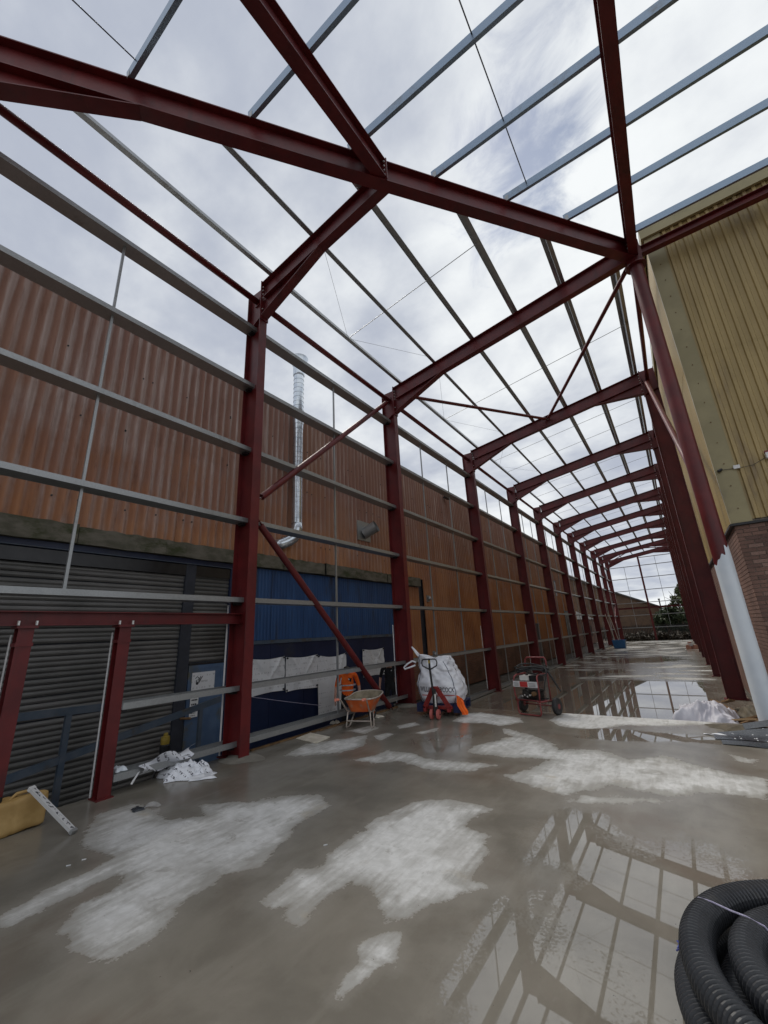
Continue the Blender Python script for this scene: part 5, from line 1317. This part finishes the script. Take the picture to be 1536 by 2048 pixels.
# soggy board, paper and battens along the edge
q = [on_z(u, v, .0) for u, v in ((592,1478),(631,1488),(660,1476),(621,1468))]
t = thing('soggy_board', (q[0].x,q[0].y,0), 'flat pale square of board lying on the floor below the banners', 'board')
MB().add([(a.x,a.y,.004) for a in q]+[(a.x,a.y,.014+.004*i) for i, a in enumerate(q)], [(3,2,1,0),(4,5,6,7),(0,1,5,4),(1,2,6,5),(2,3,7,6),(3,0,4,7)]).build('sheet', M['paper'], t)
pp = on_z(752,1434,0)
t = thing('paper_scrap', (pp.x,pp.y,0), 'crumpled pale paper on the floor under the diagonal brace', 'paper')
cloth_blob(pp.x, pp.y, 0, .16, .10, .05, 31, 16, 12).build('paper', M['paper'], t, smooth=True)
pp = on_z(671,1446,.02)
t = thing('paper_scrap', (pp.x,pp.y,0), 'small folded card lying on the battens left of the wheelbarrow', 'paper')
cloth_blob(pp.x, pp.y, .0, .10, .07, .07, 33, 12, 10).build('paper', M['paper'], t, smooth=False)
for i, (ya, yb, xo, lab) in enumerate(((-4.9,-2.0,-.30,'long thin timber batten lying along the slab edge, outer'), (-3.3,-.5,-.24,'thin timber batten lying along the slab edge near the wheelbarrow'))):
    t = thing('batten', (xo,ya,0), lab, 'batten'); MB().bar((xo,ya,.014), (xo+.03,yb,.014), .05, .024).build('strip', M['oldtimber'], t)
# concrete mounds round the first column base
for yb_, lab in ((YK[-1],'low concrete haunching round the foot of the nearest column'), (0.,'low concrete haunching round the foot of the second column')):
    o = MB(); o.grid(lambda u, v: Vector((-.10+.42*v*math.cos(6.283*u)*(1+.2*math.sin(3*6.283*u)), yb_+(-.22 if yb_ == 0 else 0)+.30*v*math.sin(6.283*u), .035*(1-v**2)+.003*math.sin(30*u)*v*(1-v)+.002)), 30, 8)
    t = thing('concrete_haunching', (-.1,yb_,0), lab, 'concrete'); o.build('mound', M['slabedge'], t, smooth=True)

# ------------------------------------------------------------------ clutter at the right
t = thing('coiled_pipe', (6.68,-6.96,0), 'coil of black corrugated drainage pipe tied with twine at the lower right', 'pipe coil', absolute=False)
path = []
loops = [(.84,.080),(.665,.085),(.60,.235),(.79,.24)]
nseg = 900
tot = len(loops)*1.0-.04
def coil(s):
    s = max(0, min(tot-1e-6, s)); i = int(s); f = s-i
    r0_, z0_ = loops[i]; r1_, z1_ = loops[min(i+1,len(loops)-1)]
    w = 0 if f < .80 else (f-.80)/.20; w = w*w*(3-2*w)
    r_ = r0_*(1-w)+r1_*w; z_ = z0_*(1-w)+z1_*w
    a = 2*math.pi*f+.3
    return Vector((r_*math.cos(a)*1.04, r_*math.sin(a)*.97, z_+.012*math.sin(2*a+i)))
cum = 0.; pts = []; rad = []; N_ = 5200
ln = [0.]; prev = coil(0); P_ = [prev]
for i in range(1, N_):
    q = coil(tot*i/(N_-1)); ln.append(ln[-1]+(q-prev).length); P_.append(q); prev = q
total = ln[-1]; rp = .024; nr = int(total/rp); seg4 = nr*4; j = 0
for i in range(seg4):
    s_ = total*i/(seg4-1)
    while j < N_-2 and ln[j+1] < s_: j += 1
    f = (s_-ln[j])/max(ln[j+1]-ln[j],1e-9); pts.append(P_[j].lerp(P_[j+1], f)); rad.append((.066,.066,.0755,.0755)[i % 4])
MB().tube(pts, rad, 22).build('pipe', M['hosepipe'], t, smooth=False)
ta = math.radians(158)
for ang_, mt, nm in ((158,'twinegrey','twine'),):
    ca, sa = math.cos(math.radians(ang_)), math.sin(math.radians(ang_))
    P = [(r_*1.04*ca, r_*.97*sa, z_) for r_, z_ in ((.91,.02),(.925,.07),(.905,.12),(.872,.165),(.873,.22),(.86,.275),(.82,.312),(.76,.318),(.68,.313),(.62,.315),(.55,.305),(.51,.26))]
    MB().tube(P, .0045, 6).build(nm, M[mt], t)
ca, sa = math.cos(math.radians(166)), math.sin(math.radians(166))
for i in range(6):
    r = np.random.default_rng(i+3); P = []
    for k in range(6):
        tt = k/5; P.append(((.915-.045*tt)*1.04*ca+r.normal(0,.008), (.915-.045*tt)*.97*sa+r.normal(0,.022), .11+.07*tt+r.normal(0,.010)))
    MB().tube(P, .0045, 5).build('twine_knot', M['twine'], t)

# empty bulk bag, timber and soil at the step
eb = Vector((6.18,.95,DROP))
t = thing('empty_bulk_bag', (eb.x,eb.y,DROP), 'empty crumpled lilac-white bulk bag lying beside the right columns', 'bag')
def ridge(x, y, sc, seed):
    return 1-abs(MN.noise(Vector((x*sc+seed, y*sc-seed*.7, seed*1.3))))*2.2
def ebf(u, v):
    x, y = (u-.5)*2, (v-.5)*2
    f = max(0., 1-max(abs(x),abs(y))**4.0)**.6
    wx, wy = x+.25*MN.noise(Vector((x*1.5,y*1.5,3.1))), y+.25*MN.noise(Vector((x*1.5,y*1.5,7.7)))
    rid = .62*ridge(wx,wy,.8,2.3)+.24*ridge(wx,wy,2.0,5.1)+.16*ridge(wx,wy,4.6,8.2)+.07*ridge(x,y,9.5,1.2)
    z = .01+.98*f*(.42+.38*rid)*(1-.34*max(0,x))
    e_ = 1+.14*MN.noise(Vector((x*2,y*2,1.7)))
    return Vector((eb.x+.58*x*e_+.05*y, eb.y+.74*y*e_, DROP+max(.004,z)))
MB().grid(ebf, 80, 80).build('sack', M['bagdirty'], t, smooth=True)
for pth in ([(5.52,.9,-.2),(5.45,.8,-.28),(5.46,.6,-.40),(5.56,.55,-.45)], [(5.60,.6,-.2),(5.54,.45,-.32),(5.62,.38,-.46)]):
    MB().tube(pth, .018, 6).build('lifting_loop', M['bagdirty'], t, smooth=True)
t = thing('film_scrap', (6.15,2.5,DROP), 'torn white plastic behind the empty bag', 'plastic film')
cloth_blob(6.1, 2.6, DROP, .40, .40, .34, 44, 30, 26).build('film', M['whiteplastic'], t, smooth=True)
wood = [((6.35,2.5,.0),(6.62,1.5,-.05),.12,.03,'long brown board sticking out behind the empty bag'),((6.55,3.0,-.1),(6.68,2.3,.05),.10,.03,'short brown board by the foot of the right column'),
        ((6.45,.55,-.05),(6.85,.35,.02),.11,.025,'pale offcut of board beside the round column'),((6.58,.85,-.12),(6.95,.55,.05),.09,.03,'brown offcut leaning by the round column'),
        ((6.50,1.1,-.25),(6.90,1.25,-.12),.14,.03,'dark plank end behind the round column'),((6.62,.30,.02),(6.86,.22,.05),.06,.03,'small sawn block at the foot of the round column')]
for i, (a, b_, w, h_, lab) in enumerate(wood):
    t = thing('timber_scrap', a, lab, 'timber'); MB().bar(a, b_, w, h_, (.2,.1,1)).build('board', M['timber' if i in (2,5) else 'oldtimber'], t)
cl = MB()
def soilf(u, v):
    x, y = (u-.5)*2, (v-.5)*2; f = max(0, 1-x*x)*max(0, 1-y*y)
    return Vector((6.82+.50*x, 1.5+2.0*y, DROP+.004+f*(.40+.10*math.sin(5*x+3*y)+.06*math.sin(11*y)+.03*math.sin(23*x+17*y))))
o = cl.grid(soilf, 30, 60).build('soil_bank', M['soil'], smooth=True, kind='stuff', label='bank of wet brown soil along the right column bases', cat='soil')
o = MB(); o.grid(lambda u, v: Vector((6.62+v*(.48+.10*math.sin(3*6.283*u)+.05*math.sin(8*6.283*u))*math.cos(6.283*u), -.42+v*(.30+.06*math.sin(5*6.283*u+1))*math.sin(6.283*u), .003+.05*(1-v*v)*(1+.5*math.sin(9*u+4*v)))), 40, 10)
o.build('mud_patch', M['soil'], smooth=True, kind='stuff', label='smear of brown mud on the slab before the round column', cat='mud')
t = thing('dark_membrane', (6.7,-1.3,0), 'folded dark grey membrane with water drops at the right edge', 'membrane')
def memf(u, v):
    x = 6.18+1.5*u; y = -1.34+.55*v-.10*u
    return Vector((x, y, .006+.24*u**1.2*(.25+.75*v)*(1 if u < .9 else 1)+.012*math.sin(7*u+5*v)))
MB().grid(memf, 20, 10).build('sheet', M['darkfilm'], t, smooth=True)
MB().grid(lambda u, v: Vector((6.25+1.4*u, -1.62+.26*v-.12*u, .006+.06*math.sin(math.pi*v)*(.3+u)+.01*math.sin(9*u))), 20, 8).build('fold', M['darkfilm'], t, smooth=True)
MB().grid(lambda u, v: Vector((6.60+1.0*u, -.66+.2*v, .04+.22*u+.05*v)), 10, 4).build('flap', M['darkfilm'], t, smooth=True)
dm = MB()
for i in range(26):
    u, v = rng.random()*.5+.1, rng.random(); q = memf(u, v); s_ = .006+.008*rng.random()
    dm.lathe(q, [(s_,0),(s_*.7,s_*.5),(.001,s_*.7)], 8)
dm.build('water_drops', M['lens'], t, kind='stuff')
t = thing('white_puddle_film', (6.25,-.95,0), 'bright white wet film flat on the floor by the dark membrane', 'plastic film')
MB().grid(lambda u, v: Vector((6.05+.36*u, -1.02+.17*(v-.5)*math.sin(math.pi*(.06+.88*u)), .006+.008*math.sin(9*u+3*v))), 20, 6).build('film', M['whiteplastic'], t, smooth=True)

# ------------------------------------------------------------------ far clutter
bb = on_z(1241,1297,DROP)
t = thing('blue_tub', (bb.x,bb.y,DROP), 'blue plastic tub standing by the far left columns', 'tub')
MB().add([(bb.x-.45,bb.y-.3,DROP+.01),(bb.x+.45,bb.y-.3,DROP+.01),(bb.x+.45,bb.y+.4,DROP+.01),(bb.x-.45,bb.y+.4,DROP+.01),(bb.x-.52,bb.y-.38,DROP+.72),(bb.x+.52,bb.y-.38,DROP+.72),(bb.x+.52,bb.y+.48,DROP+.72),(bb.x-.52,bb.y+.48,DROP+.72)],
         [(0,3,2,1),(0,1,5,4),(1,2,6,5),(2,3,7,6),(3,0,4,7)]).build('body', M['bluebin'], t)
MB().tube([(bb.x-.53,bb.y-.39,DROP+.72),(bb.x+.53,bb.y-.39,DROP+.72),(bb.x+.53,bb.y+.49,DROP+.72),(bb.x-.53,bb.y+.49,DROP+.72)], .03, 6, closed=True).build('rim', M['bluebin'], t)
for dx, lab in ((-.2,'pale pole leaning in the blue tub, left'), (.1,'pale pole leaning in the blue tub, right')):
    t = thing('leaning_pole', (bb.x+dx,bb.y,DROP), lab, 'pole'); MB().tube([(bb.x+dx,bb.y,DROP+.05),(bb.x+dx-.55,bb.y+.5,2.6)], .03, 8).build('pole', M['paleframe'], t)
bp = on_z(1378,1299,DROP)
for i, (dx, dy, dz) in enumerate(((0,0,0),(.35,.3,0),(.1,.5,.0),(.15,.2,.24),(.5,.1,0))):
    t = thing('brick_stack', (bp.x+dx,bp.y+dy,DROP+dz), ['small pile of red bricks far right, front','small pile of red bricks far right, middle','small pile of red bricks far right, back','pale block on top of the far red bricks','small pile of red bricks against the far right columns'][i], 'bricks')
    MB().box(bp.x+dx-.16, bp.x+dx+.16, bp.y+dy-.12, bp.y+dy+.12, DROP+dz+.002, DROP+dz+.235).build('brick', M['pinkbrick' if i != 3 else 'lens'], t)
    MB().box(bp.x+dx-.14, bp.x+dx+.10, bp.y+dy-.10, bp.y+dy+.08, DROP+dz+.237, DROP+dz+.32).build('brick', M['pinkbrick'], t)
